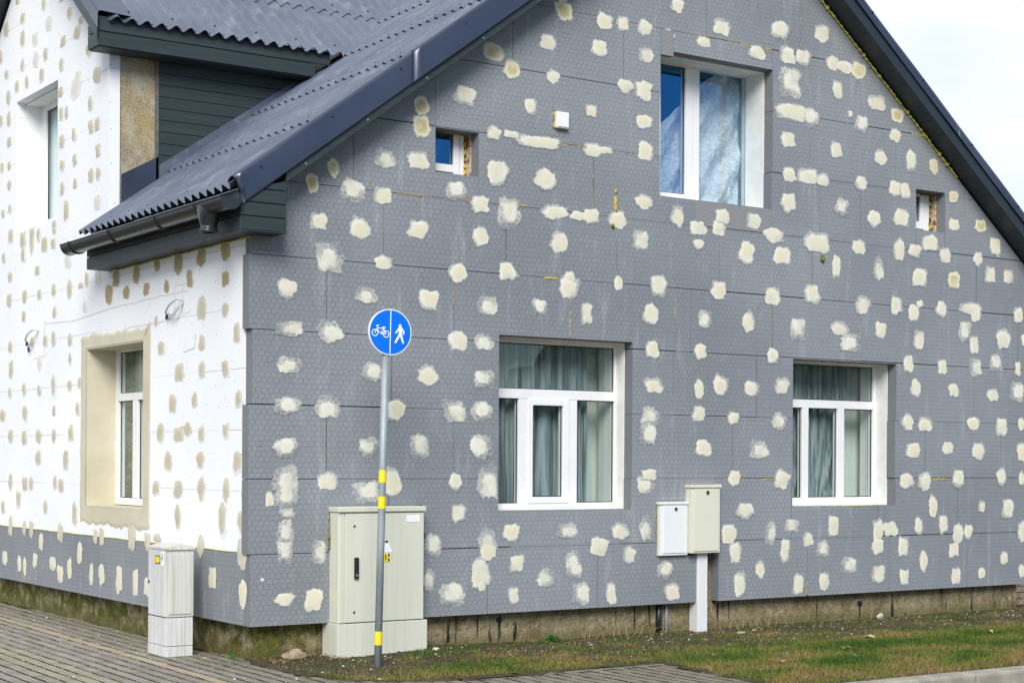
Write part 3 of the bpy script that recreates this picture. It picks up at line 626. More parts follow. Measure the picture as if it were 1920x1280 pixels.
GP = [(3.048, 5.395, 0.177, 0.16, 'y'), (3.037, 5.492, 0.118, 0.048, 'm'), (3.509, 5.381, 0.173, 0.138, 'm'), (3.721, 5.385, 0.135, 0.123, 'm'), (3.976, 5.385, 0.158, 0.149, 'm'), (4.36, 5.658, 0.152, 0.134, 'm'), (4.265, 5.367, 0.151, 0.1, 'm'), (2.294, 4.921, 0.205, 0.155, 'y'), (2.492, 4.8, 0.161, 0.149, 'y'), (2.877, 5.095, 0.165, 0.135, 'm'), (3.45, 5.125, 0.173, 0.138, 'm'), (3.993, 5.136, 0.158, 0.124, 'm'), (2.94, 4.797, 0.127, 0.119, 'm'), (3.754, 4.816, 0.187, 0.123, 'm'), (3.97, 4.802, 0.19, 0.173, 'm'), (2.002, 4.503, 0.2, 0.161, 'm'), (1.565, 4.364, 0.149, 0.166, 'y'), (1.569, 4.191, 0.167, 0.181, 'y'), (2.694, 4.496, 0.134, 0.142, 'm'), (3.359, 4.543, 0.131, 0.105, 'm'), (3.978, 4.514, 0.19, 0.124, 'm'), (2.299, 4.217, 0.149, 0.116, 'm'), (2.783, 4.191, 0.435, 0.103, 'm'), (2.486, 4.228, 0.151, 0.063, 'm'), (3.375, 4.192, 0.192, 0.121, 'm'), (3.528, 4.2, 0.163, 0.057, 'm'), (3.999, 4.243, 0.169, 0.157, 'm'), (1.212, 3.881, 0.188, 0.149, 'h'), (1.532, 3.9, 0.193, 0.143, 'm'), (2.338, 3.876, 0.215, 0.218, 'm'), (2.857, 3.862, 0.223, 0.174, 'm'), (0.905, 3.584, 0.208, 0.162, 'h'), (1.192, 3.567, 0.154, 0.134, 'm'), (1.917, 3.678, 0.199, 0.145, 'h'), (2.16, 3.58, 0.184, 0.139, 'm'), (2.466, 3.53, 0.226, 0.25, 'h'), (2.962, 3.589, 0.294, 0.127, 'm'), (3.219, 3.572, 0.18, 0.08, 'm'), (3.37, 3.585, 0.172, 0.129, 'm'), (3.666, 3.578, 0.186, 0.163, 'm'), (3.988, 3.776, 0.19, 0.124, 'm'), (4.385, 3.681, 0.152, 0.184, 'm'), (4.93, 5.539, 0.203, 0.154, 'm'), (5.678, 5.616, 0.226, 0.175, 'm'), (6.26, 5.676, 0.198, 0.17, 'm'), (4.685, 5.361, 0.177, 0.093, 'm'), (5.374, 5.348, 0.209, 0.121, 'm'), (5.77, 5.387, 0.215, 0.158, 'm'), (5.992, 5.391, 0.194, 0.16, 'm'), (6.399, 5.394, 0.162, 0.144, 'm'), (6.575, 5.377, 0.278, 0.117, 'm'), (6.778, 5.374, 0.205, 0.164, 'y'), (5.813, 5.119, 0.276, 0.264, 'h'), (6.476, 5.134, 0.138, 0.18, 'm'), (7.044, 5.074, 0.234, 0.156, 'm'), (7.347, 4.982, 0.186, 0.139, 'y'), (5.839, 4.828, 0.469, 0.15, 'm'), (6.094, 4.8, 0.22, 0.169, 'h'), (6.662, 4.91, 0.056, 0.063, 'm'), (6.816, 4.826, 0.167, 0.164, 'h'), (7.322, 4.771, 0.159, 0.13, 'm'), (5.794, 4.553, 0.192, 0.141, 'm'), (6.456, 4.523, 0.163, 0.162, 'm'), (7.103, 4.516, 0.183, 0.147, 'm'), (7.554, 4.521, 0.161, 0.205, 'm'), (7.905, 4.507, 0.138, 0.16, 'y'), (5.815, 4.211, 0.168, 0.141, 'm'), (6.062, 4.218, 0.268, 0.151, 'm'), (6.284, 4.201, 0.173, 0.125, 'm'), (6.821, 4.216, 0.167, 0.146, 'm'), (7.316, 4.211, 0.172, 0.148, 'm'), (7.476, 4.202, 0.134, 0.158, 'm'), (5.803, 3.928, 0.18, 0.176, 'm'), (6.543, 3.95, 0.176, 0.163, 'h'), (7.417, 3.917, 0.213, 0.177, 'm'), (7.017, 3.864, 0.195, 0.165, 'm'), (8.213, 4.211, 0.14, 0.124, 'y'), (4.939, 3.721, 0.181, 0.145, 'm'), (5.351, 3.704, 0.174, 0.147, 'm'), (4.906, 3.607, 0.158, 0.145, 'm'), (4.638, 3.585, 0.199, 0.135, 'm'), (8.224, 3.91, 0.168, 0.114, 'm'), (8.651, 3.94, 0.173, 0.126, 'y'), (0.979, 3.28, 0.185, 0.162, 'm'), (1.536, 3.314, 0.193, 0.143, 'm'), (2.166, 3.304, 0.175, 0.162, 'm'), (3.013, 3.321, 0.177, 0.168, 'm'), (3.948, 3.41, 0.179, 0.165, 'm'), (1.209, 3.009, 0.162, 0.112, 'm'), (1.934, 2.976, 0.19, 0.161, 'm'), (2.457, 3.015, 0.188, 0.148, 'm'), (3.129, 3.017, 0.119, 0.096, 'm'), (3.13, 2.921, 0.218, 0.176, 'm'), (3.684, 2.993, 0.099, 0.139, 'm'), (4.159, 2.994, 0.171, 0.2, 'm'), (1.041, 2.726, 0.194, 0.118, 'h'), (1.649, 2.722, 0.186, 0.167, 'm'), (2.244, 2.707, 0.195, 0.147, 'h'), (2.802, 2.726, 0.155, 0.135, 'h'), (3.321, 2.694, 0.121, 0.186, 'm'), (4.069, 2.728, 0.191, 0.174, 'm'), (1.943, 2.387, 0.181, 0.161, 'm'), (2.214, 2.394, 0.185, 0.139, 'h'), (4.082, 2.4, 0.159, 0.149, 'm'), (1.099, 2.086, 0.186, 0.156, 'h'), (1.645, 2.081, 0.195, 0.159, 'm'), (2.211, 2.069, 0.194, 0.139, 'h'), (4.11, 2.068, 0.202, 0.141, 'm'), (1.329, 1.776, 0.164, 0.165, 'm'), (1.911, 1.781, 0.217, 0.176, 'h'), (2.19, 1.787, 0.212, 0.17, 'h'), (4.076, 1.777, 0.223, 0.158, 'h'), (4.039, 1.61, 0.17, 0.199, 'h'), (1.066, 1.464, 0.177, 0.155, 'h'), (1.562, 1.471, 0.185, 0.196, 'h'), (2.191, 1.477, 0.212, 0.201, 'h'), (4.639, 3.426, 0.133, 0.093, 'm'), (5.61, 3.585, 0.26, 0.149, 'm'), (6.202, 3.569, 0.308, 0.196, 'm'), (5.256, 3.392, 0.196, 0.199, 'm'), (5.73, 3.396, 0.215, 0.167, 'm'), (6.797, 3.57, 0.179, 0.137, 'm'), (6.47, 3.338, 0.125, 0.207, 'm'), (7.073, 3.362, 0.143, 0.221, 'h'), (7.385, 3.578, 0.16, 0.223, 'm'), (7.621, 3.587, 0.176, 0.14, 'm'), (7.846, 3.688, 0.233, 0.16, 'm'), (8.082, 3.578, 0.181, 0.161, 'm'), (8.891, 3.731, 0.175, 0.185, 'm'), (8.611, 3.574, 0.144, 0.145, 'm'), (8.806, 3.413, 0.169, 0.175, 'm'), (9.114, 3.414, 0.172, 0.147, 'm'), (7.696, 3.311, 0.217, 0.178, 'm'), (8.223, 3.321, 0.182, 0.172, 'y'), (4.899, 3.015, 0.18, 0.171, 'm'), (5.598, 2.988, 0.201, 0.175, 'm'), (6.127, 3.038, 0.208, 0.178, 'm'), (6.856, 2.981, 0.206, 0.192, 'm'), (7.344, 2.991, 0.172, 0.185, 'm'), (7.605, 2.931, 0.175, 0.168, 'm'), (7.698, 3.03, 0.109, 0.075, 'm'), (8.031, 2.997, 0.18, 0.161, 'm'), (8.5, 3.037, 0.371, 0.125, 'm'), (8.587, 2.965, 0.158, 0.145, 'm'), (9.276, 3.001, 0.15, 0.167, 'm'), (4.726, 2.724, 0.167, 0.178, 'h'), (5.289, 2.719, 0.15, 0.19, 'm'), (5.945, 2.681, 0.181, 0.212, 'h'), (6.52, 2.722, 0.239, 0.144, 'm'), (6.68, 2.581, 0.28, 0.172, 'h'), (7.117, 2.729, 0.157, 0.166, 'm'), (7.688, 2.658, 0.149, 0.197, 'm'), (8.409, 2.773, 0.184, 0.201, 'h'), (8.555, 2.635, 0.143, 0.183, 'm'), (9.025, 2.73, 0.206, 0.205, 'm'), (9.398, 2.721, 0.121, 0.138, 'm'), (4.675, 2.408, 0.155, 0.136, 'm'), (5.607, 2.399, 0.166, 0.14, 'm'), (7.528, 2.395, 0.148, 0.168, 'm'), (8.047, 2.386, 0.125, 0.152, 'm'), (8.577, 2.395, 0.186, 0.183, 'h'), (8.91, 2.452, 0.19, 0.166, 'h'), (9.275, 2.41, 0.09, 0.148, 'm'), (4.932, 2.102, 0.203, 0.18, 'm'), (4.664, 2.051, 0.111, 0.178, 'm'), (5.333, 2.076, 0.204, 0.147, 'm'), (5.733, 2.117, 0.179, 0.158, 'm'), (7.641, 2.146, 0.162, 0.178, 'm'), (8.233, 2.144, 0.154, 0.143, 'm'), (8.863, 2.108, 0.181, 0.136, 'm'), (9.268, 2.154, 0.224, 0.207, 'h'), (4.657, 1.814, 0.144, 0.136, 'm'), (5.096, 1.78, 0.137, 0.112, 'm'), (5.702, 1.759, 0.202, 0.158, 'h'), (7.522, 1.783, 0.201, 0.168, 'm'), (7.793, 1.769, 0.205, 0.141, 'm'), (8.559, 1.787, 0.186, 0.135, 'm'), (9.013, 1.756, 0.183, 0.186, 'm'), (9.34, 1.791, 0.105, 0.138, 'm'), (4.715, 1.487, 0.2, 0.144, 'm'), (5.433, 1.481, 0.222, 0.165, 'h'), (7.605, 1.49, 0.202, 0.15, 'm'), (8.146, 1.519, 0.162, 0.133, 'm'), (8.642, 1.499, 0.202, 0.184, 'm'), (9.349, 1.485, 0.15, 0.197, 'm'), (0.69, 3.023, 0.246, 0.219, 'h'), (0.313, 2.737, 0.175, 0.158, 'm'), (0.338, 2.411, 0.223, 0.115, 'h'), (0.702, 2.408, 0.213, 0.16, 'h'), (0.332, 2.12, 0.199, 0.129, 'h'), (0.318, 1.79, 0.207, 0.129, 'h'), (0.681, 1.784, 0.229, 0.16, 'h'), (0.313, 1.452, 0.206, 0.158, 'h'), (0.59, 3.299, 0.154, 0.138, 'm'), (0.532, 3.606, 0.113, 0.159, 'y'), (0.727, 3.75, 0.115, 0.146, 'y'), (0.306, 1.19, 0.206, 0.215, 'h'), (0.315, 1.068, 0.199, 0.187, 'h'), (0.165, 1.04, 0.071, 0.114, 'm'), (0.319, 0.924, 0.135, 0.086, 'h'), (0.306, 0.774, 0.135, 0.201, 'h'), (0.307, 0.616, 0.127, 0.172, 'h'), (0.693, 1.182, 0.18, 0.131, 'm'), (0.607, 0.601, 0.13, 0.174, 'h'), (0.304, 0.229, 0.175, 0.108, 'm'), (0.569, 0.215, 0.162, 0.174, 's'), (0.106, 0.393, 0.034, 0.031, 'm'), (1.06, 1.092, 0.253, 0.163, 'h'), (1.298, 1.18, 0.163, 0.224, 'm'), (1.924, 1.171, 0.136, 0.145, 'm'), (2.272, 1.171, 0.241, 0.264, 'h'), (1.962, 0.903, 0.136, 0.146, 'm'), (1.698, 0.626, 0.16, 0.167, 'h'), (2.257, 0.666, 0.186, 0.202, 'h'), (2.267, 0.581, 0.149, 0.171, 's'), (2.185, 0.382, 0.194, 0.248, 'm'), (2.204, 0.273, 0.074, 0.093, 'm'), (1.674, 0.33, 0.11, 0.174, 'h'), (1.891, 0.2, 0.234, 0.176, 'h'), (2.51, 0.727, 0.17, 0.149, 'm'), (2.572, 0.452, 0.152, 0.141, 'm'), (3.115, 0.728, 0.208, 0.128, 'h'), (2.532, 0.167, 0.114, 0.149, 'm'), (2.883, 0.311, 0.185, 0.151, 'h'), (3.191, 0.453, 0.189, 0.185, 'h'), (3.205, 0.38, 0.159, 0.137, 'h'), (3.475, 0.575, 0.193, 0.162, 's'), (3.727, 0.721, 0.197, 0.148, 'm'), (4.02, 0.727, 0.144, 0.215, 'h'), (3.826, 0.492, 0.136, 0.148, 'm'), (3.273, 0.161, 0.18, 0.193, 'h'), (3.622, 0.147, 0.119, 0.204, 'm'), (4.257, 0.339, 0.194, 0.167, 'h'), (4.334, 0.135, 0.184, 0.151, 'm'), (4.059, 1.233, 0.18, 0.1, 'm'), (4.017, 1.141, 0.201, 0.141, 'h'), (5.116, 1.198, 0.149, 0.146, 'm'), (5.73, 1.183, 0.191, 0.176, 'm'), (5.256, 0.883, 0.219, 0.156, 'm'), (5.058, 0.66, 0.171, 0.172, 's'), (5.137, 0.474, 0.149, 0.198, 'm'), (5.592, 0.655, 0.13, 0.21, 'h'), (5.875, 0.72, 0.173, 0.141, 'h'), (5.463, 0.312, 0.129, 0.166, 'm'), (6.097, 0.588, 0.134, 0.134, 'm'), (5.788, 0.475, 0.125, 0.229, 'm'), (6.447, 0.71, 0.15, 0.198, 'm'), (6.3, 0.488, 0.149, 0.161, 'h'), (5.197, 0.176, 0.149, 0.216, 'm'), (5.967, 0.139, 0.133, 0.195, 'm'), (6.327, 0.165, 0.144, 0.197, 'm'), (6.67, 0.307, 0.216, 0.154, 'h'), (7.092, 0.671, 0.136, 0.202, 'm'), (7.27, 0.668, 0.198, 0.139, 's'), (7.093, 0.487, 0.162, 0.156, 'm'), (7.103, 0.207, 0.188, 0.175, 'm'), (7.471, 0.487, 0.147, 0.196, 'm'), (7.704, 0.688, 0.122, 0.169, 'm'), (7.487, 0.161, 0.134, 0.158, 'm'), (7.775, 0.316, 0.123, 0.207, 'm'), (8.091, 0.695, 0.139, 0.18, 'm'), (8.316, 0.601, 0.164, 0.201, 'm'), (8.478, 0.617, 0.143, 0.163, 'm'), (8.253, 0.425, 0.146, 0.149, 'm'), (8.289, 0.152, 0.141, 0.172, 'm'), (8.702, 0.163, 0.11, 0.126, 'm'), (9.06, 0.318, 0.124, 0.141, 'm'), (8.685, 0.884, 0.115, 0.116, 'm'), (7.921, 0.902, 0.138, 0.217, 'm'), (9.115, 0.86, 0.178, 0.196, 'm'), (7.514, 1.167, 0.188, 0.159, 'm'), (7.784, 1.161, 0.205, 0.188, 'm'), (8.317, 1.194, 0.183, 0.182, 'm'), (9.018, 1.203, 0.162, 0.186, 'm'), (9.351, 1.193, 0.09, 0.158, 'm'), (9.356, 0.61, 0.135, 0.217, 'm'), (9.366, 0.165, 0.105, 0.148, 'm')]
for i, (a, b, c_, d_, k) in enumerate(GP):
    if c_ > .5:
        patch(a, b, c_*1.05, d_*1.1, 'm', i, G, M['fill'], 'filler_patch', 'G'); continue
    patch(a, b, c_*1.15, d_*1.14, k if k != 'y' else 'y', i, G, M['fill_y'] if k == 'y' else M['fill'], 'filler_patch', 'G')
WP = [(6.583, 5.857, 0.196, 0.16, 'm'), (6.362, 6.12, 0.192, 0.159, 'm'), (5.785, 6.114, 0.17, 0.116, 'm'), (4.927, 5.882, 0.213, 0.149, 't'), (4.303, 5.839, 0.158, 0.126, 'm'), (5.082, 6.111, 0.142, 0.112, 'm'), (5.96, 6.346, 0.154, 0.078, 'm'), (4.546, 6.037, 0.135, 0.036, 'm'), (3.965, 5.703, 0.128, 0.071, 'm'), (4.066, 5.609, 0.206, 0.134, 'm'), (3.733, 5.365, 0.16, 0.131, 'm'), (5.781, 5.895, 0.17, 0.164, 'm'), (5.365, 5.815, 0.187, 0.142, 't'), (4.485, 5.603, 0.161, 0.109, 'm'), (5.017, 5.586, 0.158, 0.131, 'm'), (5.337, 5.593, 0.186, 0.17, 't'), (5.776, 5.611, 0.158, 0.126, 'm'), (4.535, 5.372, 0.13, 0.137, 'm'), (6.334, 5.61, 0.166, 0.109, 'm'), (5.974, 5.416, 0.148, 0.117, 'm'), (5.628, 5.401, 0.132, 0.134, 'm'), (5.144, 5.387, 0.149, 0.141, 'm'), (4.108, 5.067, 0.311, 0.196, 't'), (4.033, 5.177, 0.154, 0.107, 't'), (3.508, 5.079, 0.205, 0.156, 'm'), (6.266, 5.342, 0.152, 0.158, 'm'), (6.249, 5.103, 0.139, 0.148, 'm'), (6.537, 5.131, 0.13, 0.12, 'm'), (4.546, 5.101, 0.14, 0.109, 'm'), (3.676, 4.84, 0.139, 0.157, 'm'), (4.527, 4.871, 0.119, 0.127, 'm'), (4.366, 4.862, 0.096, 0.126, 'm'), (3.662, 4.603, 0.139, 0.131, 'm'), (3.486, 4.6, 0.136, 0.13, 'm'), (4.142, 4.601, 0.125, 0.125, 'm'), (4.506, 4.595, 0.151, 0.145, 'm'), (6.232, 4.854, 0.152, 0.118, 'm'), (3.457, 4.338, 0.136, 0.121, 'm'), (4.123, 4.349, 0.124, 0.134, 'm'), (4.491, 4.339, 0.15, 0.109, 'm'), (3.654, 4.124, 0.158, 0.148, 'm'), (3.459, 4.105, 0.136, 0.121, 'm'), (6.482, 4.595, 0.129, 0.12, 'm'), (6.227, 4.588, 0.114, 0.099, 'm'), (4.093, 4.105, 0.134, 0.107, 'm'), (4.487, 4.103, 0.118, 0.136, 'm'), (6.223, 4.371, 0.139, 0.108, 'm'), (3.474, 3.841, 0.184, 0.147, 't'), (4.366, 3.871, 0.149, 0.199, 'm'), (6.187, 4.102, 0.113, 0.098, 'm'), (6.435, 4.082, 0.129, 0.099, 'm'), (4.726, 3.768, 0.137, 0.092, 'm'), (6.163, 3.803, 0.176, 0.147, 'm'), (5.731, 3.718, 0.193, 0.173, 'm'), (5.434, 3.705, 0.153, 0.361, 'm'), (5.213, 3.709, 0.127, 0.132, 'm'), (5.029, 3.587, 0.198, 0.158, 'm'), (4.75, 3.567, 0.143, 0.11, 'm'), (4.725, 3.702, 0.121, 0.073, 'm'), (5.716, 3.553, 0.145, 0.154, 'm'), (6.4, 3.581, 0.128, 0.119, 'm'), (4.3, 3.355, 0.2, 0.162, 't'), (5.241, 3.342, 0.173, 0.103, 'm'), (6.187, 3.354, 0.151, 0.118, 'm'), (3.439, 3.121, 0.174, 0.189, 't'), (3.758, 3.114, 0.1, 0.14, 'm'), (3.155, 2.918, 0.188, 0.187, 'd'), (2.957, 3.053, 0.184, 0.134, 'd'), (2.451, 3.047, 0.183, 0.172, 'd'), (2.696, 2.898, 0.179, 0.108, 'd'), (2.204, 2.891, 0.144, 0.113, 'd'), (1.956, 3.085, 0.124, 0.119, 'd'), (1.474, 3.047, 0.188, 0.163, 'd'), (1.737, 2.876, 0.113, 0.11, 'd'), (1.229, 2.902, 0.137, 0.145, 'd'), (0.988, 3.062, 0.178, 0.135, 'd'), (0.497, 3.072, 0.174, 0.154, 'd'), (0.501, 2.839, 0.14, 0.11, 'd'), (0.975, 2.632, 0.185, 0.195, 'm'), (0.497, 2.583, 0.133, 0.11, 'm'), (3.804, 2.855, 0.131, 0.123, 't'), (4.694, 2.86, 0.132, 0.128, 'm'), (5.699, 2.885, 0.132, 0.125, 'm'), (4.714, 3.096, 0.154, 0.128, 'm'), (4.258, 3.059, 0.158, 0.197, 'm'), (5.179, 3.078, 0.138, 0.103, 'm'), (5.672, 3.098, 0.144, 0.144, 'm'), (6.201, 3.091, 0.177, 0.138, 'm'), (3.923, 3.067, 0.152, 0.053, 'm'), (6.142, 2.587, 0.176, 0.137, 'm'), (5.415, 2.595, 0.117, 0.114, 'm'), (4.984, 2.58, 0.135, 0.111, 'm'), (4.717, 2.584, 0.143, 0.138, 'm'), (4.224, 2.555, 0.136, 0.134, 'm'), (1.97, 2.585, 0.083, 0.088, 'm'), (1.843, 2.34, 0.171, 0.119, 'm'), (0.963, 2.339, 0.14, 0.135, 'm'), (0.264, 2.379, 0.142, 0.166, 'm'), (1.441, 2.111, 0.195, 0.154, 'm'), (0.968, 2.106, 0.133, 0.135, 'm'), (0.484, 2.101, 0.153, 0.139, 'm'), (5.167, 2.366, 0.149, 0.159, 't'), (4.221, 2.358, 0.094, 0.116, 'm'), (6.125, 2.332, 0.163, 0.186, 'm'), (4.709, 2.098, 0.165, 0.202, 'm'), (4.227, 2.085, 0.147, 0.107, 'm'), (5.661, 2.101, 0.132, 0.134, 'm'), (5.162, 2.076, 0.126, 0.112, 'm'), (6.145, 2.078, 0.125, 0.108, 'm'), (3.948, 2.107, 0.092, 0.106, 'm'), (5.639, 1.842, 0.18, 0.163, 'm'), (4.694, 1.85, 0.11, 0.11, 'm'), (3.98, 1.852, 0.133, 0.124, 'm'), (1.587, 1.844, 0.166, 0.148, 'm'), (1.102, 1.859, 0.135, 0.121, 'm'), (0.223, 1.845, 0.142, 0.144, 'm'), (6.414, 1.839, 0.193, 0.139, 'm'), (6.124, 1.598, 0.175, 0.147, 'm'), (5.646, 1.584, 0.18, 0.163, 'm'), (5.177, 1.599, 0.172, 0.15, 'm'), (4.701, 1.594, 0.154, 0.137, 'm'), (4.193, 1.607, 0.177, 0.152, 'm'), (1.853, 1.59, 0.188, 0.158, 'm'), (1.453, 1.578, 0.234, 0.139, 'm'), (1.261, 1.614, 0.191, 0.122, 'm'), (0.968, 1.573, 0.148, 0.135, 'm'), (0.47, 1.59, 0.132, 0.124, 'm'), (4.326, 1.411, 0.132, 0.063, 'm'), (5.19, 1.359, 0.201, 0.15, 'm'), (4.335, 1.324, 0.159, 0.162, 'm'), (1.687, 1.341, 0.18, 0.157, 'm'), (0.976, 1.351, 0.166, 0.135, 'm'), (0.234, 1.331, 0.186, 0.158, 'm'), (6.115, 1.094, 0.175, 0.176, 'm'), (5.626, 1.091, 0.191, 0.153, 'm'), (5.418, 1.088, 0.153, 0.133, 'm'), (4.654, 1.104, 0.12, 0.128, 'm'), (4.475, 1.089, 0.161, 0.136, 'm'), (5.834, 0.904, 0.159, 0.183, 'm'), (4.955, 0.846, 0.146, 0.139, 'm'), (4.066, 0.802, 0.134, 0.213, 'm'), (1.94, 1.094, 0.186, 0.119, 'm'), (1.454, 1.095, 0.215, 0.162, 'm'), (0.954, 1.103, 0.169, 0.188, 'm'), (0.464, 1.112, 0.139, 0.219, 'm'), (0.096, 1.068, 0.149, 0.142, 'm'), (1.455, 0.863, 0.148, 0.201, 'm'), (0.527, 0.862, 0.161, 0.278, 'm'), (0.153, 0.845, 0.167, 0.186, 'm'), (6.363, 0.813, 0.16, 0.138, 'm'), (6.106, 0.605, 0.138, 0.195, 'm'), (5.635, 0.603, 0.12, 0.153, 'm'), (5.398, 0.602, 0.129, 0.17, 'm'), (4.483, 0.599, 0.161, 0.163, 'm'), (3.472, 0.604, 0.107, 0.129, 'm'), (3.308, 0.602, 0.115, 0.154, 'm'), (2.53, 0.634, 0.167, 0.229, 'm'), (2.15, 0.609, 0.135, 0.144, 'm'), (1.921, 0.651, 0.165, 0.063, 'm'), (0.966, 0.623, 0.133, 0.165, 'm'), (0.15, 0.609, 0.167, 0.229, 'm'), (6.302, 0.253, 0.178, 0.148, 'c'), (5.791, 0.212, 0.134, 0.164, 'c'), (5.61, 0.193, 0.108, 0.191, 'c'), (5.27, 0.277, 0.15, 0.141, 'c'), (5.078, 0.479, 0.148, 0.158, 'c'), (4.712, 0.279, 0.209, 0.128, 'c'), (4.477, 0.183, 0.182, 0.145, 'c'), (4.202, 0.253, 0.136, 0.196, 'c'), (3.916, 0.419, 0.142, 0.185, 'c'), (3.579, 0.233, 0.108, 0.199, 'c'), (3.298, 0.247, 0.153, 0.196, 'c'), (2.837, 0.226, 0.164, 0.216, 'c'), (2.431, 0.217, 0.139, 0.228, 'c'), (2.152, 0.2, 0.127, 0.16, 'c'), (0.719, 0.37, 0.158, 0.17, 'c'), (0.129, 0.272, 0.147, 0.214, 'c')]
for i, (a, b, c_, d_, k) in enumerate(WP):
    on_grey = b < .56
    mt = M['fill'] if on_grey else {'d': M['tan_wet'], 't': M['tan_thin']}.get(k, M['tan'])
    strad = not on_grey and b-d_/2 < .62
    patch(a, b, c_*1.06, d_*1.14, 'c' if on_grey else 'o' if strad else k, i+1000, L, mt, 'adhesive_patch', 'L')

# ---- foam beads in joints
def bead(pts, r, mat, name='foam_bead', seed=0, gaps=False):
    rr = random.Random(seed+int(pts[0][0]*97)+int(pts[0][2]*31)); P0, P1 = Vector(pts[0]), Vector(pts[1]); n = max(4, int((P1-P0).length/.022))
    ps = []; rs = []
    for k in range(n+1):
        t = k/n; p = P0.lerp(P1, t)+Vector((rr.uniform(-1, 1), rr.uniform(-.4, .4), rr.uniform(-1, 1)))*r*.25; 
        if gaps and r < .012: p = p+Vector((0, .004*(1+2*mnoise.noise(p*6)), 0))
        ps.append(p); rs.append(r*rr.uniform(.45, 1.35))
    mb = MB(); mb.tube(ps, rs, 6); mb.build(name, mat, house, smooth=True)
FB = [(0.802, 3.603, 1.103, 3.601, 0.008, 'foam3'), (1.334, 3.601, 1.702, 3.599, 0.008, 'foam3'), (1.718, 3.601, 2.081, 3.598, 0.009, 'foam3'), (2.568, 3.619, 2.671, 3.609, 0.01, 'foam'), (2.729, 3.595, 2.787, 3.591, 0.006, 'foam3'), (0.411, 3.596, 0.605, 3.602, 0.006, 'foam3'), (2.383, 4.205, 2.638, 4.206, 0.009, 'foam'), (3.017, 4.201, 3.267, 4.199, 0.008, 'foam'), (3.602, 4.202, 4.187, 4.215, 0.006, 'foam3'), (4.178, 5.399, 5.575, 5.413, 0.008, 'foam'), (2.942, 4.742, 2.944, 4.479, 0.008, 'foam3'), (2.945, 4.312, 2.946, 4.26, 0.008, 'foam3'), (3.388, 4.116, 3.391, 3.645, 0.011, 'foam3'), (3.647, 3.849, 3.649, 3.653, 0.019, 'foam'), (1.201, 3.49, 1.203, 3.084, 0.005, 'foam3'), (2.435, 3.199, 2.435, 3.082, 0.009, 'foam'), (2.849, 2.987, 3.025, 2.989, 0.012, 'foam'), (3.203, 2.982, 3.251, 2.985, 0.008, 'foam'), (3.138, 2.848, 3.141, 2.463, 0.012, 'foam'), (1.9, 2.883, 1.902, 2.677, 0.008, 'foam3'), (1.902, 2.677, 1.903, 2.516, 0.005, 'foam3'), (4.364, 2.987, 4.366, 2.69, 0.008, 'foam'), (4.904, 3.487, 4.907, 3.128, 0.005, 'foam3'), (5.594, 2.906, 5.597, 2.491, 0.007, 'foam3'), (6.821, 2.861, 6.824, 2.401, 0.008, 'foam'), (4.658, 2.339, 4.659, 2.146, 0.009, 'foam3'), (4.66, 1.968, 4.661, 1.866, 0.009, 'foam3'), (5.966, 5.937, 5.97, 5.475, 0.007, 'foam3'), (4.901, 1.19, 5.642, 1.189, 0.008, 'foam'), (4.901, 1.19, 4.901, 1.138, 0.008, 'foam'), (7.91, 1.185, 8.135, 1.185, 0.014, 'foam'), (6.09, 0.2, 6.092, 0.024, 0.012, 'foam3'), (5.608, 3.831, 5.61, 3.648, 0.009, 'foam'), (7.571, 4.818, 7.799, 4.805, 0.012, 'foam2'), (5.954, 0.906, 7.006, 0.917, 0.007, 'foam2'), (7.068, 1.01, 7.069, 0.927, 0.006, 'foam2'), (4.998, 1.771, 4.728, 1.776, 0.006, 'seal')]
for x0, z0, x1, z1, r, mt in FB: bead([(x0, .0015, z0), (x1, .0015, z1)], r*.8, M[mt], gaps=True)
# bead along the verge of the gable
ps = []; rs = []
for k in range(150):
    x = 6.0+k*.0152; ps.append((x, -.012+RND.uniform(-.004, .004), 10.872-TR*x-.012+RND.uniform(-.005, .005))); rs.append(.011*RND.uniform(.5, 1.5) if RND.random() > .03 else .028)
mb = MB(); mb.tube(ps, rs, 6); mb.build('foam_bead', M['foam2'], house, smooth=True)
mb = MB(); mb.tube([(-.004, y, 3.132+.003*math.sin(y*13)) for y in np.linspace(.02, 2.95, 70)], [.008*RND.uniform(.5, 1.3) for _ in range(70)], 6); mb.build('foam_bead', M['foam2'], house, smooth=True)
# small green foam lumps on the wall
for (x, z, r) in ((6.27, 3.40, .026), (6.27, 3.435, .02), (3.61, 3.515, .02)):
    mb = MB(); bm = bmesh.new(); bmesh.ops.create_icosphere(bm, subdivisions=2, radius=r)
    for v in bm.verts: v.co *= 1+.35*mnoise.noise(v.co*60); v.co += Vector((x, -.012, z))
    mb.add([v.co[:] for v in bm.verts], [[v.index for v in f.verts] for f in bm.faces]); bm.free(); mb.build('foam_lump', M['lump'], house, smooth=True)

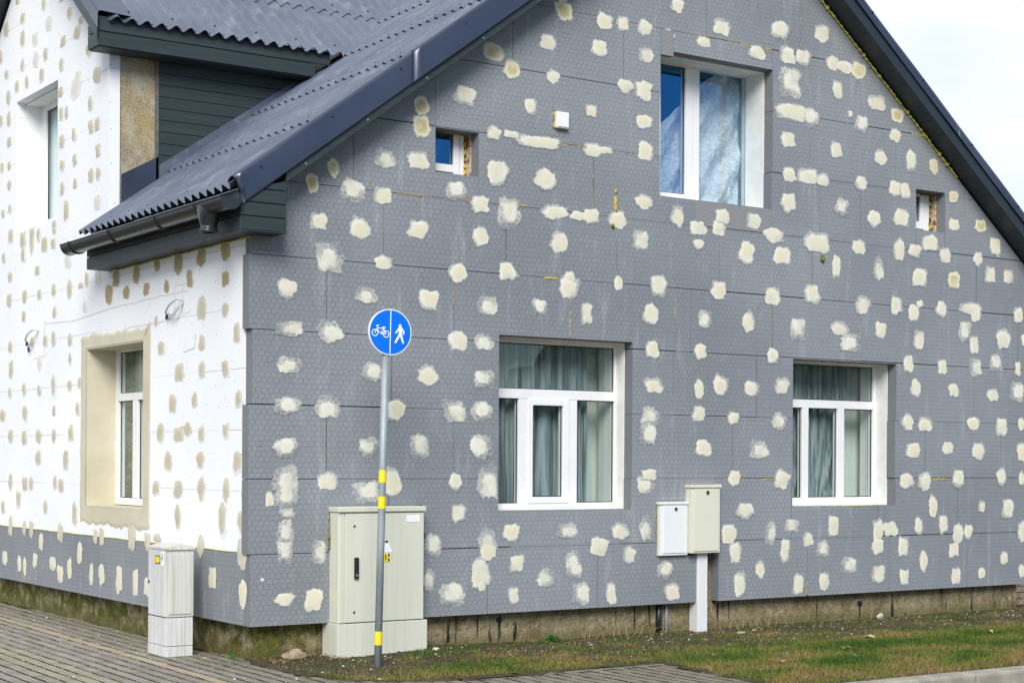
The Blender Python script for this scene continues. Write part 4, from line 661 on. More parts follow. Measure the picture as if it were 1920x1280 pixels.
# ---- windows -------------------------------------------------------------
def window(name, fn, op, wd, layout, fdepth, label=None, reveal=None, reveal_to=None, reveal_d0=.117):
    """layout: list of bars (u0,u1,z0,z1,proud); wd: frame plane depth"""
    mb = MB()
    for b in layout['bars']:
        pr = b[4] if len(b) > 4 else 0
        lo = fn(b[0], wd-pr, b[2]); hi = fn(b[1], wd+fdepth, b[3])
        mb.bbox([min(lo[i], hi[i]) for i in range(3)], [max(lo[i], hi[i]) for i in range(3)], .004)
    w_ = mb.build(name, M['pvc'], house)
    if label: w_['label'] = label
    for p_ in layout['panes']:
        m2 = MB(); e = .008
        a0, a1, c0, c1 = p_[:4]; dp = p_[4] if len(p_) > 4 else .03
        q = [fn(a0, wd+dp, c0), fn(a1, wd+dp, c0), fn(a1, wd+dp, c1), fn(a0, wd+dp, c1)]
        fbox(m2, fn, a0-.005, a1+.005, wd+dp, wd+dp+.005, c0-.005, c1+.005); m2.build('pane', M[p_[5] if len(p_) > 5 else layout.get('glass', 'glass')], w_)
        m3 = MB()   # black rubber seal round the pane
        for (u0, u1, z0, z1) in ((a0, a1, c0, c0+e), (a0, a1, c1-e, c1), (a0, a0+e, c0+e, c1-e), (a1-e, a1, c0+e, c1-e)):
            fbox(m3, fn, u0-.0005, u1+.0005, wd+dp-.006, wd+dp-.0005, z0, z1)
        m3.build('seal', M['seal'], w_)
    return w_
def lining(fn, op, d0, d1, mat, t=.012, bottom=True, name='window_reveal', sides='lrtb', parent=None):
    u0, u1, z0, z1 = op; mb = MB()
    if 'r' in sides: fbox(mb, fn, u1-t, u1-.0005, d0, d1, z0, z1)
    if 'l' in sides: fbox(mb, fn, u0+.0005, u0+t, d0, d1, z0, z1)
    if 't' in sides: fbox(mb, fn, u0+t, u1-t, d0, d1, z1-t, z1-.0005)
    if 'b' in sides: fbox(mb, fn, u0+t, u1-t, d0, d1, z0+.0005, z0+t)
    return mb.build(name, mat, parent or house)
def curtain(fn, u0, u1, d, z0, z1, mat, parent, amp=.03, per=.11, seed=0, sweep=0.0, nu=90):
    rr = random.Random(seed); mb = MB(); rows = 10; ph = [rr.uniform(0, 6) for _ in range(4)]
    for j in range(rows+1):
        t = j/rows; z = z1+(z0-z1)*t
        for i in range(nu+1):
            s_ = i/nu; u = u0+(u1-u0)*s_
            uu = u0+(u1-u0-sweep*t**1.5)*s_
            d_ = d+amp*(math.sin(2*math.pi*u/per+ph[0]+.4*math.sin(t*3))+.5*math.sin(2*math.pi*u/(per*.61)+ph[1])+.4*math.sin(2*math.pi*u/(per*2.3)+ph[2]))
            mb.v.append(fn(uu, d_, z))
    for j in range(rows):
        for i in range(nu):
            a = j*(nu+1)+i; mb.f.append((a, a+1, a+nu+2, a+nu+1)); mb.m.append(0)
    return mb.build('curtain', mat, parent, smooth=True, recalc=False)
# ground floor, wide window with a sash in the middle
o = OP['gf1']; wd = .235; fd = .07
bars = [(2.375, 2.46, .905, 2.455), (3.829, 3.872, .905, 2.455), (2.46, 3.829, .903, .974), (2.46, 3.829, 2.415, 2.455), (2.46, 3.829, 1.917, 2.004, .004),
        (2.743, 2.843, .974, 1.917, .002), (3.299, 3.396, .974, 1.917, .002), (2.843, 2.892, .974, 1.917, .014), (3.231, 3.299, .974, 1.917, .014), (2.892, 3.231, .974, 1.030, .014), (2.892, 3.231, 1.860, 1.917, .014)]
panes = [(2.46, 3.829, 2.004, 2.415), (2.46, 2.743, .974, 1.917), (2.892, 3.231, 1.03, 1.86, .02), (3.396, 3.829, .974, 1.917)]
W1 = window('window', G, o, wd, dict(bars=bars, panes=panes), fd, label='wide ground floor window with a small sash in the middle')
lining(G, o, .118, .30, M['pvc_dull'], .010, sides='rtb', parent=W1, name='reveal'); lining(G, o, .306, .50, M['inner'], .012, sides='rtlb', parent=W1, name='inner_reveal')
curtain(G, 2.385, 3.62, .40, .93, 2.445, M['curtain'], W1, .034, .17, 1)
m2 = MB(); m2.box(3.3, 4.6, .60, .61, .8, 2.6); m2.build('blind', M['blind'], W1)
# ground floor right window
o = OP['gf2']; wd = .275
bars = [(5.89, 5.97, .915, 2.380), (7.302, 7.362, .905, 2.380), (5.97, 7.302, .900, .998), (5.97, 7.302, 2.360, 2.382), (5.97, 7.302, 1.914, 1.998, .004), (6.278, 6.366, .998, 1.914, .003), (6.781, 6.877, .998, 1.914, .003)]
panes = [(5.97, 7.302, 1.998, 2.360), (5.97, 6.278, .998, 1.914), (6.366, 6.781, .998, 1.914), (6.877, 7.302, .998, 1.914)]
W2 = window('window', G, o, wd, dict(bars=bars, panes=panes), .07, label='ground floor window with swept back curtains')
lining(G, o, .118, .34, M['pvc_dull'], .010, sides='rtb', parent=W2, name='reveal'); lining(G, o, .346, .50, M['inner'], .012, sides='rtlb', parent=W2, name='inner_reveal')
curtain(G, 5.90, 6.62, .42, .93, 2.37, M['curtain'], W2, .020, .13, 2, sweep=.28); curtain(G, 6.45, 7.12, .46, .93, 2.37, M['curtain'], W2, .020, .15, 3, sweep=.30)
m2 = MB(); m2.box(6.9, 8.1, .60, .61, .8, 2.6); m2.build('blind', M['blind'], W2)
# attic window
o = OP['up']; wd = .36
bars = [(4.18, 4.47, 3.86, 5.30), (4.773, 4.862, 3.86, 5.30, .012), (4.862, 4.958, 3.86, 5.30), (5.588, 5.70, 3.86, 5.30), (4.47, 4.773, 3.86, 3.955, .012), (4.958, 5.588, 3.80, 3.868), (4.47, 4.773, 5.192, 5.25, .012), (4.47, 4.773, 5.25, 5.30), (4.958, 5.588, 5.250, 5.30)]
panes = [(4.47, 4.773, 3.955, 5.192, .02), (4.958, 5.588, 3.868, 5.250, .03, 'glass_pale')]
W3 = window('window', G, (o[0], o[1], o[2], 5.30), wd, dict(bars=bars, panes=panes, glass='glass_blue'), .07, label='attic window with silver foil hanging behind the glass')
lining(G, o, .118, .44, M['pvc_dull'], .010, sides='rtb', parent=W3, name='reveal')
# silver foil hung diagonally behind the panes
def foil():
    rows, cols = 60, 60; mb = MB()
    top = lambda t: 4.50+(5.34-4.50)*min(1, t/.80)**.85 if t < .80 else 5.34-.02*(t-.8)
    for j in range(rows+1):
        for i in range(cols+1):
            t = i/cols; x = 4.45+(5.70-4.45)*t; zt = top(t); zb = 3.80
            z = zt+(zb-zt)*j/rows
            d1 = (x-4.45)*.62+(z-3.8)*.5
            fold = abs(((x-5.6)*.9-(z-5.3)*.55)*3.2 % 1-.5)*.24*(1-.3*j/rows)
            crump = mnoise.noise(Vector((x*7, z*5, 0)))*.05+mnoise.noise(Vector((x*19, z*15, 2)))*.026
            mb.v.append((x, .462+fold*.8+crump*.8, z))
    for j in range(rows):
        for i in range(cols): a = j*(cols+1)+i; mb.f.append((a, a+1, a+cols+2, a+cols+1)); mb.m.append(0)
    return mb.build('foil_sheet', M['foil'], W3, smooth=True, recalc=False)
foil()
# small square attic windows
for key, wd, br, rb in (('mid', .19, [(1.72, 1.82, 3.82, 4.235), (2.005, 2.062, 3.848, 4.235, .012), (2.073, 2.118, 3.82, 4.235), (1.82, 2.005, 3.90-.035, 3.932, .012), (1.82, 2.005, 4.213, 4.235, .012), (1.82, 2.073, 3.82, 3.852)], (2.118, 2.145)),
                        ('sm', .19, [(7.66, 7.74, 3.82, 4.235), (7.901, 7.960, 3.86, 4.225, .012), (7.968, 8.050, 3.82, 4.235), (7.74, 7.901, 3.86, 3.938, .012), (7.74, 7.901, 4.206, 4.235, .012), (7.74, 7.968, 3.82, 3.856)], (8.05, 8.08))):
    o = OP[key]
    pn = [(1.82, 2.005, 3.932, 4.213, .02)] if key == 'mid' else [(7.74, 7.901, 3.938, 4.206, .02)]
    Wm = window('window', G, o, wd, dict(bars=br, panes=pn, glass='glass_blue' if key == 'mid' else 'glass'), .06, label='small attic window beside the left roof slope' if key == 'mid' else 'small attic window beside the right roof slope')
    lining(G, o, .118, .185, M['reveal_brick'], .014, sides='r', parent=Wm, name='brick_reveal')
    mb = MB(); mb.tube([(rb[0]+.006+.004*math.sin(k*1.7), .186, o[2]+.02+(o[3]-o[2]-.03)*k/12) for k in range(13)], [.010*RND.uniform(.7, 1.9) for _ in range(13)], 6); mb.build('foam_bead', M['foam'], Wm, smooth=True)
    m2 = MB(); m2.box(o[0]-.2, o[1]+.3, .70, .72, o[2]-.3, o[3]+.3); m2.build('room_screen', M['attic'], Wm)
mb = MB()
for k in range(26):
    t = k/25; x = 1.965-.085*t+.006*math.sin(k*2.3); z = 4.15-.26*t; mb.box(x-.004, x+.004, .34, .35, z-.005, z+.005)
mb.build('hanging_cord', M['chip'], house)
# street wall windows
o = OL['gf']; wd = .29
bars = [(3.646, 3.733, .905, 2.425), (2.28, 2.36, .905, 2.425), (2.36, 3.646, .905, .974), (2.36, 3.646, 2.400, 2.425), (2.36, 3.646, 1.921, 1.996, .004), (3.142, 3.265, .974, 1.921, .003), (2.68, 2.80, .974, 1.921, .003)]
panes = [(2.36, 3.646, 1.996, 2.400), (3.265, 3.646, .974, 1.921), (2.80, 3.142, .974, 1.921), (2.36, 2.68, .974, 1.921)]
W4 = window('window', L, o, wd, dict(bars=bars, panes=panes), .07, label='deep set ground floor street window framed by tan render')
lining(L, o, -.0015, .36, M['tancoat'], .014, sides='rltb', parent=W4, name='reveal')
m2 = MB(); fbox(m2, L, 2.30, 3.95, .52, .53, .6, 2.8); curtain(L, 2.2, 3.95, .52, .6, 2.8, M['blind'], W4, .012, .2, 5)
o = OL['up']; wd = .27
bars = [(5.806, 5.97, 3.86, 5.225), (4.65, 4.75, 3.86, 5.225), (4.75, 5.806, 3.86, 3.955), (4.75, 5.806, 5.15, 5.225), (5.18, 5.27, 3.955, 5.15, .003)]
panes = [(5.27, 5.806, 3.955, 5.15), (4.75, 5.18, 3.955, 5.15)]
W5 = window('window', L, o, wd, dict(bars=bars, panes=panes), .03, label='upper street window lined with white foam')
lining(L, o, .107, .27, M['white'], .02, sides='rltb', parent=W5, name='reveal')
curtain(L, 4.66, 5.96, .345, 3.84, 5.22, M['blind'], W5, .012, .2, 6)
o = OL['gf_b']
bars = [(8.1, 8.2, .9, 2.43), (6.76, 6.84, .9, 2.43), (6.84, 8.1, .9, .97), (6.84, 8.1, 2.38, 2.43), (6.84, 8.1, 1.92, 2.0), (7.4, 7.5, .97, 1.92)]
W6 = window('window', L, o, .29, dict(bars=bars, panes=[(6.84, 8.1, 2.0, 2.38), (6.84, 7.4, .97, 1.92), (7.5, 8.1, .97, 1.92)]), .07, label='next street window along, mostly out of view')
lining(L, o, -.0015, .36, M['tancoat'], .014, sides='rltb', parent=W6, name='reveal')
# tan render bands round the ground floor openings
def band(o, seed):
    rr = random.Random(seed); u0, u1, z0, z1 = o; n = 26; mb = MB(); inner = []; outer = []; mid = []
    side = [((u0, z0), (u1, z0), (0, -1), .165), ((u1, z0), (u1, z1), (1, 0), .16), ((u1, z1), (u0, z1), (0, 1), .11), ((u0, z1), (u0, z0), (-1, 0), .155)]
    for a, b, nn, wdt in side:
        for k in range(n):
            t = k/n; x = a[0]+(b[0]-a[0])*t; z = a[1]+(b[1]-a[1])*t; inner.append((x, z))
            ww = wdt*(1+.18*mnoise.noise(Vector((x*3+seed, z*3, 1)))+rr.uniform(-.06, .06)*(2.2 if nn[1] else .6))
            ex = 0
            if nn[1]: ex = (t-.5)*2*(.155 if b[0] > a[0] else -.155)
            else: ex = 0
            ez = (t-.5)*2*(.15 if b[1] > a[1] else -.15) if nn[0] else 0
            mid.append((x+nn[0]*ww*.8+ex, z+nn[1]*ww*.8+ez)); outer.append((x+nn[0]*ww+ex, z+nn[1]*ww+ez))
    N = len(inner)
    for ring, d in ((inner, -.006), (mid, -.006), (outer, -.0005)):
        for x, z in ring: mb.v.append(L(x, d, z))
    for r_ in range(2):
        for k in range(N):
            k2 = (k+1) % N; mb.f.append((r_*N+k, r_*N+k2, (r_+1)*N+k2, (r_+1)*N+k)); mb.m.append(0)
    mb.build('render_band', M['tancoat'], house, smooth=False)
band(OL['gf'], 3); band(OL['gf_b'], 8)

# ---- eave box and boarded return -------------------------------------------
def board(x0, x1, y0, y1, z0, z1, name='cladding_board', parent=None, mat='board', b=.003):
    m_ = MB(); m_.bbox((x0, y0, z0), (x1, y1, z1), b); return m_.build(name, M[mat], parent or house)
eb = MB(); eb.box(-.19, .10, -.222, 3.16, 3.152, 3.42); eb.box(-.02, .165, -.22, -.004, 3.152, 3.50); eave = eb.build('eave_box', M['trim'], house)
zz = 3.150
for k in range(3):
    z1 = zz+.108
    board(-.212, -.192, -.240, 3.175, zz, min(z1, 3.47)-.006, parent=eave); 
    board(-.210, .181, -.243, -.223, zz, z1-.006, parent=eave); zz += .108+.001
m_ = MB(); m_.prism([(-.18, 3.4775), (.181, 3.4775), (.181, 3.415+TL*.181), (-.18+.02, 3.478)], G, -.243, -.223); m_.build('cladding_board', M['board'], eave)
board(.160, .181, -.222, -.003, 3.150, 3.50, parent=eave)
for k in range(30): m_ = None
sf = MB()
for k in range(31): sf.box(-.212, .10, -.238+k*.11, -.238+k*.11+.106, 3.140, 3.1495)
sf.box(.101, .181, -.243, -.003, 3.140, 3.1495)
sf.build('soffit', M['board'], eave, kind='stuff')
# barge boards + soffits up the gable
def slope_prism(name, x0, x1, zf, zlo, zhi, y0, y1, mat, parent=house):
    m_ = MB(); m_.prism([(x0, zf(x0)+zlo), (x1, zf(x1)+zlo), (x1, zf(x1)+zhi), (x0, zf(x0)+zhi)], G, y0, y1); return m_.build(name, M[mat], parent)
fl = lambda x: 3.416+TL*x; fr_ = lambda x: 10.897-TR*x
slope_prism('barge_board', .1815, 4.9, fl, 0, .14, -.243, -.222, 'board')
slope_prism('barge_board', 4.93, 9.95, fr_, 0, .19, -.243, -.222, 'trim')
slope_prism('gable_soffit', .1815, 4.9, fl, .012, .03, -.2215, .05, 'board')
sb = MB(); x = 4.95
while x < 9.9:
    x1 = x+.082; z0, z1 = fr_(x)+.0, fr_(x1)+.0
    sb.prism([(x, z0), (x1-.004, z1+.004*TR), (x1-.004, z1+.02), (x, z0+.02)], G, -.2215, .05); x = x1
sb.build('gable_soffit', M['trim'], house, kind='stuff')
# ---- roof ---------------------------------------------------------------
PIT = .1465; AMP = .027
rk = MB()   # roof deck
def quadslab(mb, pts, t):
    lo = [(p[0], p[1], p[2]-t) for p in pts]; mb.add(list(pts)+lo, [(0, 1, 2, 3), (7, 6, 5, 4), (0, 4, 5, 1), (1, 5, 6, 2), (2, 6, 7, 3), (3, 7, 4, 0)])
quadslab(rk, [(-.18, -.22, zl(-.18)-.06), (4.9, -.22, zl(4.9)-.06), (4.9, 3.16, zl(4.9)-.06), (-.18, 3.16, zl(-.18)-.06)], .03)
quadslab(rk, [(.45, 3.17, zl(.45)-.06), (4.9, 3.17, zl(4.9)-.06), (4.9, 8.6, zl(4.9)-.06), (.45, 8.6, zl(.45)-.06)], .03)
quadslab(rk, [(4.92, -.22, zr(4.92)-.10), (10.0, -.22, zr(10.)-.10), (10.0, 8.6, zr(10.)-.10), (4.92, 8.6, zr(4.92)-.10)], .03)
roof = rk.build('roof', M['trim'], house)
def corr_sheet(org, ds, dw, nrm, ln, wdt, lift, keep=None, nrow=1, name='corrugated_sheet', ph=0.0):
    org, ds, dw, nrm = map(Vector, (org, ds, dw, nrm)); nw = max(8, int(round(wdt/PIT*10))); vs = []; ok = []
    for r_ in range(nrow+1):
        t = r_/nrow
        for k in range(nw+1):
            w0 = wdt*k/nw; h = AMP*math.cos(2*math.pi*(w0+ph)/PIT)+lift*(1-t)
            vs.append(org+ds*ln*t+dw*w0+nrm*h)
    N = len(vs); thick = .006
    allv = vs+[v-nrm*thick for v in vs]; fs = []
    K = nw+1; cells = set()
    for r_ in range(nrow):
        for k in range(nw):
            ids_ = [r_*K+k, r_*K+k+1, (r_+1)*K+k+1, (r_+1)*K+k]
            cc_ = sum((vs[i] for i in ids_), Vector())/4
            if keep and not keep(cc_): continue
            cells.add((r_, k)); fs.append(tuple(ids_)); fs.append(tuple(i+N for i in reversed(ids_)))
    for (r_, k) in cells:
        if (r_-1, k) not in cells: a, b = r_*K+k, r_*K+k+1; fs.append((b, a, a+N, b+N))
        if (r_+1, k) not in cells: a, b = (r_+1)*K+k, (r_+1)*K+k+1; fs.append((a, b, b+N, a+N))
        if (r_, k-1) not in cells: a, b = r_*K+k, (r_+1)*K+k; fs.append((a, b, b+N, a+N))
        if (r_, k+1) not in cells: a, b = r_*K+k+1, (r_+1)*K+k+1; fs.append((b, a, a+N, b+N))
    if not fs: return None
    used = sorted(set(i for f in fs for i in f)); mp_ = {o_: i for i, o_ in enumerate(used)}
    me = bpy.data.meshes.new(name); me.from_pydata([allv[i][:] for i in used], [], [tuple(mp_[i] for i in f) for f in fs]); me.materials.append(M['metal'])
    bm = bmesh.new(); bm.from_mesh(me); bmesh.ops.recalc_face_normals(bm, faces=bm.faces[:])
    for e_ in bm.edges: e_.smooth = e_.calc_face_angle(0) < .9
    bm.to_mesh(me); bm.free(); me.polygons.foreach_set('use_smooth', [True]*len(me.polygons))
    return link(name, me, roof)
screws = MB()
def screw(p, nrm, up):
    p = Vector(p); n_ = Vector(nrm).normalized(); screws.tube([p-n_*.002, p+n_*.006], .011, 8, 0); screws.tube([p+n_*.006, p+n_*.014], .006, 6, 0)
cl_ = math.sqrt(1+TL*TL); dsL = Vector((1/cl_, 0, TL/cl_)); nL = Vector((-TL/cl_, 0, 1/cl_))
WSH = PIT*6
for r_ in range(7):
    x0 = -.28+r_*.885
    if x0 > 4.85: break
    ln = (min(x0+.885+.10, 4.92)-x0)*cl_
    y = -.25+(.0 if r_ % 2 == 0 else PIT*3)-(PIT*6 if r_ % 2 else 0)
    while y < 8.4:
        ya = max(y, -.24); wd_ = y+WSH+.02-ya
        if r_ == 0: wd_ = min(wd_, 3.165-ya)
        if wd_ > .05:
            keep = (lambda c_: c_.y < 3.168 or c_.z > zd(c_.y)-.02 or (c_.y > 2*RID-3.0 and c_.x > .6)) if ya+wd_ > 3.168 else None
            corr_sheet((x0, ya, zl(x0)-.03+.0), dsL, (0, 1, 0), nL, ln, wd_, .020, keep, 12 if keep else 1, ph=ya+.25)
            for q_ in (1, 4):
                yy = y+PIT*q_
                if yy < -.2 or (yy > 3.1 and r_ < 3): continue
                xx = x0+.07; 
                if r_ < 6: screw((xx, yy, zl(xx)-.03+AMP*cl_+.01), nL, 0)
        y += WSH
# far slope, simple
cr_ = math.sqrt(1+TR*TR); dsR = Vector((-1/cr_, 0, TR/cr_)); nR = Vector((TR/cr_, 0, 1/cr_))
for r_ in range(6):
    x0 = 10.08-r_*.88
    ln = (x0-max(x0-.98, 4.9))*cr_
    for y in (-.2, 2.7, 5.6): corr_sheet((x0, y, zr(x0)-.05), dsR, (0, 1, 0), nR, ln, 2.92, .012, None, 1, ph=y+.25)
# dormer roof
cd = math.sqrt(1+TD*TD); dsD = Vector((0, 1/cd, TD/cd)); nD = Vector((0, -TD/cd, 1/cd))
for r_ in range(3):
    y0 = 2.855+r_*.893; 
    if y0 > RID: break
    ln = (min(y0+.893+.1, RID+.0)-y0)*cd
    x = -.12+(PIT*3-WSH if r_ % 2 else 0)
    while x < 5.2:
        xa = max(x, -.12); wd_ = x+WSH+.02-xa
        if wd_ > .03:
            corr_sheet((xa, y0, ZD0+TD*(y0-YD0)+.0), dsD, (1, 0, 0), nD, ln, wd_, .014, (lambda c_: c_.z > zl(c_.x)-.035), 14, ph=xa+.12+PIT/2)
            for q_ in (1, 4):
                xx = x+PIT*q_+PIT/2
                yy = y0+.09; z_ = ZD0+TD*(yy-YD0)+AMP*1.25+.014
                if xx > -.1 and z_ > zl(xx)+.1: screw((xx, yy, z_), nD, 0)
        x += WSH
dsE = Vector((0, -1/cd, TD/cd)); nE = Vector((0, TD/cd, 1/cd))
corr_sheet((-.12, 7.80, zd(7.80)), dsE, (1, 0, 0), nE, (7.80-RID)*cd, 3.6, .014, (lambda c_: c_.z > zl(c_.x)-.035), 20, ph=PIT/2)
screws.build('roofing_screw', M['screw'], roof, kind='stuff')
mb = MB(); mb.tube([(-.2, RID, zd(RID)+.02), (4.6, RID, zd(RID)+.02)], .09, 10); mb.tube([(4.91, -.24, zl(4.91)+.0), (4.91, 8.5, zl(4.91))], .10, 10); mb.build('ridge_cap', M['flash'], roof, smooth=True)
# verge flashings (folded sheet): face, rolled top edge and flange on the roof
def verge(zf, x0, x1, sgn, lo, hi, yo=0):
    prof = [(-.262, lo), (-.262, lo+.01), (-.262, hi-.045), (-.256, hi-.018), (-.243, hi-.004), (-.225, hi), (-.19, hi-.006), (-.15, hi-.022), (-.10, hi-.045), (-.04, hi-.065)]
    m_ = MB(); n = 24
    for k in range(n+1):
        x = x0+(x1-x0)*k/n
        for (y, z) in prof:
            yy = y+yo
            xs_ = x+(.125*(hi-z)/(hi-lo) if (k == 0 and x0 < 0) else 0)
            m_.v.append((xs_, yy+.0025*math.sin(x*5+z*20)+(.002*mnoise.noise(Vector((x*3, z*9, sgn)))), zf(xs_)+z))
    K = len(prof)
    for k in range(n):
        for j in range(K-1): a = k*K+j; m_.f.append((a, a+1, a+K+1, a+K)); m_.m.append(0)
    N = len(m_.v); m_.v += [(v[0], v[1]+.0025, v[2]-.0025) for v in m_.v[:N]]
    for f in list(m_.f): m_.f.append(tuple(i+N for i in reversed(f))); m_.m.append(0)
    for j in range(K-1): m_.f.append((j+1, j, j+N, j+1+N)); m_.m.append(0); a = n*K+j; m_.f.append((a, a+1, a+1+N, a+N)); m_.m.append(0)
    for k in range(n): a = k*K; m_.f.append((a, a+K, a+K+N, a+N)); m_.m.append(0)
    return m_.build('verge_flashing', M['flash'], roof, smooth=True, recalc=False)
zlf = lambda x: ZL+TL*x
for a, b in ((-.285, 1.36), (1.33, 3.2), (3.17, 4.93)): verge(zlf, a, b, 1, -.205, .065+{0: 0, 1: .004, 3: .008}.get(int(a), 0), {0: 0, 1: -.006, 3: -.012}.get(int(a), 0))
zrf = lambda x: 10.897-TR*x
for a, b in ((10.05, 8.0), (8.03, 6.2), (6.23, 4.92)): verge(zrf, a, b, 2, .134, .270)
mb = MB()
for k in range(9):
    x = .35+k*.56; 
    for (zz_, m_) in ((-.085-.205+.07, 0),): mb.tube([(x, -.2435, fl(x)+.035), (x, -.2475, fl(x)+.035)], .008, 6)
mb.build('board_screw', M['zinc'], house, kind='stuff')
mb = MB()
for k in range(8):
    x = -.05+k*.63; mb.tube([(x, -.264, zlf(x)-.02), (x, -.270, zlf(x)-.02)], .010, 6)
for k in range(6):
    x = 5.2+k*.75; mb.tube([(x, -.262, zrf(x)+.225), (x, -.272, zrf(x)+.225)], .010, 6)
mb.build('flashing_screw', M['screw'], roof, kind='stuff')
# dormer verge flashing on the street side
m_ = MB(); prof = [(-.232, -.10), (-.232, .035), (-.222, .062), (-.19, .066), (-.08, .060), (.10, .052)]
for k in range(2):
    y = (2.86, RID)[k]
    for (x, z) in prof: m_.v.append((x, y, zd(y)+z))
for j in range(5): m_.f.append((j, j+1, j+7, j+6)); m_.m.append(0)
for j, (x, z) in enumerate(prof): m_.v.append((x, 7.80, zd(7.80)+z))
for j in range(5): m_.f.append((6+j, 7+j, 13+j, 12+j)); m_.m.append(0)
m_.build('verge_flashing', M['flash'], roof, recalc=False)
# dormer barge boards, eave box, cheek
dm = MB()
for (ya, yb) in ((2.905, RID), (RID, 7.76)):
    dm.prism([(ya, zd(ya)-.22), (yb, zd(yb)-.22), (yb, zd(yb)-.03), (ya, zd(ya)-.03)], L, -.225, -.203)
    dm.prism([(ya, zd(ya)-.19), (yb, zd(yb)-.19), (yb, zd(yb)-.17), (ya, zd(ya)-.17)], L, -.202, .12) if ya > 3 else dm.prism([(2.94, zd(2.94)-.19), (yb, zd(yb)-.19), (yb, zd(yb)-.17), (2.94, zd(2.94)-.17)], L, -.202, .12)
dm.build('barge_board', M['trim'], house)
de = MB(); de.box(-.195, 2.02, 2.932, 3.165, 5.225, 5.44); deave = de.build('eave_box', M['trim'], house)
board(-.212, 2.06, 2.905, 2.924, 5.215, 5.345, parent=deave); board(-.212, 2.22, 2.905, 2.924, 5.353, 5.490, parent=deave)
board(-.215, -.197, 2.925, 3.17, 5.215, 5.345, parent=deave); board(-.215, -.197, 2.925, 3.17, 5.353, 5.44, parent=deave)
board(-.197, 2.04, 2.925, 3.165, 5.206, 5.222, parent=deave)
ck = MB(); ck.prism([(.107, zl(.107)-.1), (2.2, zl(2.2)-.1), (2.15, 5.3), (.107, 5.3)], G, 3.185, 3.274); ck.build('cheek_wall', M['plaster'], house)
ps_ = MB(); ps_.bbox((.462, 3.150, 3.98), (.494, 3.184, 5.21), .004); ps_.build('corner_post', plain('weathered_grey_wood', (.13, .13, .125), .9, 0, .2, .3, 30, .5), house)
z = 5.205
for k in range(10):
    z0 = z-.1135; xe = (z0-ZL)/TL+.02
    xe1 = (z-ZL)/TL
    if xe1 < .5: break
    xe0 = max(.4965, (z0-ZL)/TL)
    pl = [(.4965, z0+.007), (max(xe0, .51), z0+.007), (xe1, z), (.4965, z)]
    m_ = MB(); m_.prism(pl, G, 3.160, 3.183); m_.build('cladding_board', M['board'], house); z = z0
# lead-coloured upstand flashing along the cheek
m_ = MB()
m_.prism([(.118, zl(.118)-.03), (.4945, zl(.4945)-.03), (.4945, 4.285), (.118, 4.075)], G, 3.150, 3.158)
m_.build('upstand_flashing', M['flash'], roof)
m_ = MB(); m_.prism([(.498, zl(.498)-.02), (2.12, zl(2.12)-.02), (2.12, zl(2.12)+.045), (.498, zl(.498)+.13)], G, 3.145, 3.156); m_.build('upstand_flashing', M['metal'], roof)

# ---- gutter -------------------------------------------------------------
gc = (-.326, 3.372); R0 = .090
gm = MB(); n = 14; ya, yb = -.30, 3.33
def garc(R_, y, dz=0): return [(gc[0]-R_*math.cos(math.pi*k/n), y, gc[1]+dz-R_*math.sin(math.pi*k/n)) for k in range(n+1)]
o0 = garc(R0, ya); o1 = garc(R0, yb, .0); i0 = garc(R0-.004, ya); i1 = garc(R0-.004, yb)
gm.v = o0+o1+i0+i1; K = n+1
for k in range(n):
    gm.f.append((k, k+1, K+k+1, K+k)); gm.m.append(0); gm.f.append((2*K+k+1, 2*K+k, 3*K+k, 3*K+k+1)); gm.m.append(0)
gm.tube([(gc[0]-R0, ya, gc[1]+.002), (gc[0]-R0, yb, gc[1]+.002)], .009, 8)
gutter = gm.build('gutter', M['gutter'], house, smooth=True, recalc=False)
for y in (ya, yb-.008):
    m_ = MB(); a = garc(R0+.003, y-.008); b = garc(R0+.003, y+.006); K = n+1
    m_.v = a+b; m_.f = [tuple(range(K)), tuple(K+i for i in reversed(range(K)))]+[(i, i+K, i+1+K, i+1) for i in range(n)]+[(n, n+K, K, 0)]; m_.m = [0]*len(m_.f)
    m_.build('end_cap', M['gutter'], gutter, recalc=True)
for y in (.20, 1.02, 2.08, 3.10):
    m_ = MB(); a = [Vector(p) for p in garc(R0+.004, y)]; a = [Vector((gc[0]-R0-.008, y, gc[1]+.012))]+a+[Vector((-.212, y, gc[1]+.03))]
    m_.tube(a, .009, 6); m_.build('gutter_bracket', M['gutter'], gutter, smooth=True)
m_ = MB()
pr = [(.135, .075, 3.37), (.14, .080, 3.33), (.085, .062, 3.22), (.06, .058, 3.20), (.058, .058, 3.17), (.066, .066, 3.169), (.066, .066, 3.145), (.052, .052, 3.144)]
yo = .10; nn = 16
for (ry, rx, zq) in pr:
    for k in range(nn): t = 2*math.pi*k/nn; m_.v.append((gc[0]+rx*1.15*math.cos(t), yo+ry*math.sin(t), zq))
for j in range(len(pr)-1):
    for k in range(nn): k2 = (k+1) % nn; m_.f.append((j*nn+k, j*nn+k2, (j+1)*nn+k2, (j+1)*nn+k)); m_.m.append(0)
m_.build('gutter_outlet', M['gutter'], gutter, smooth=True)

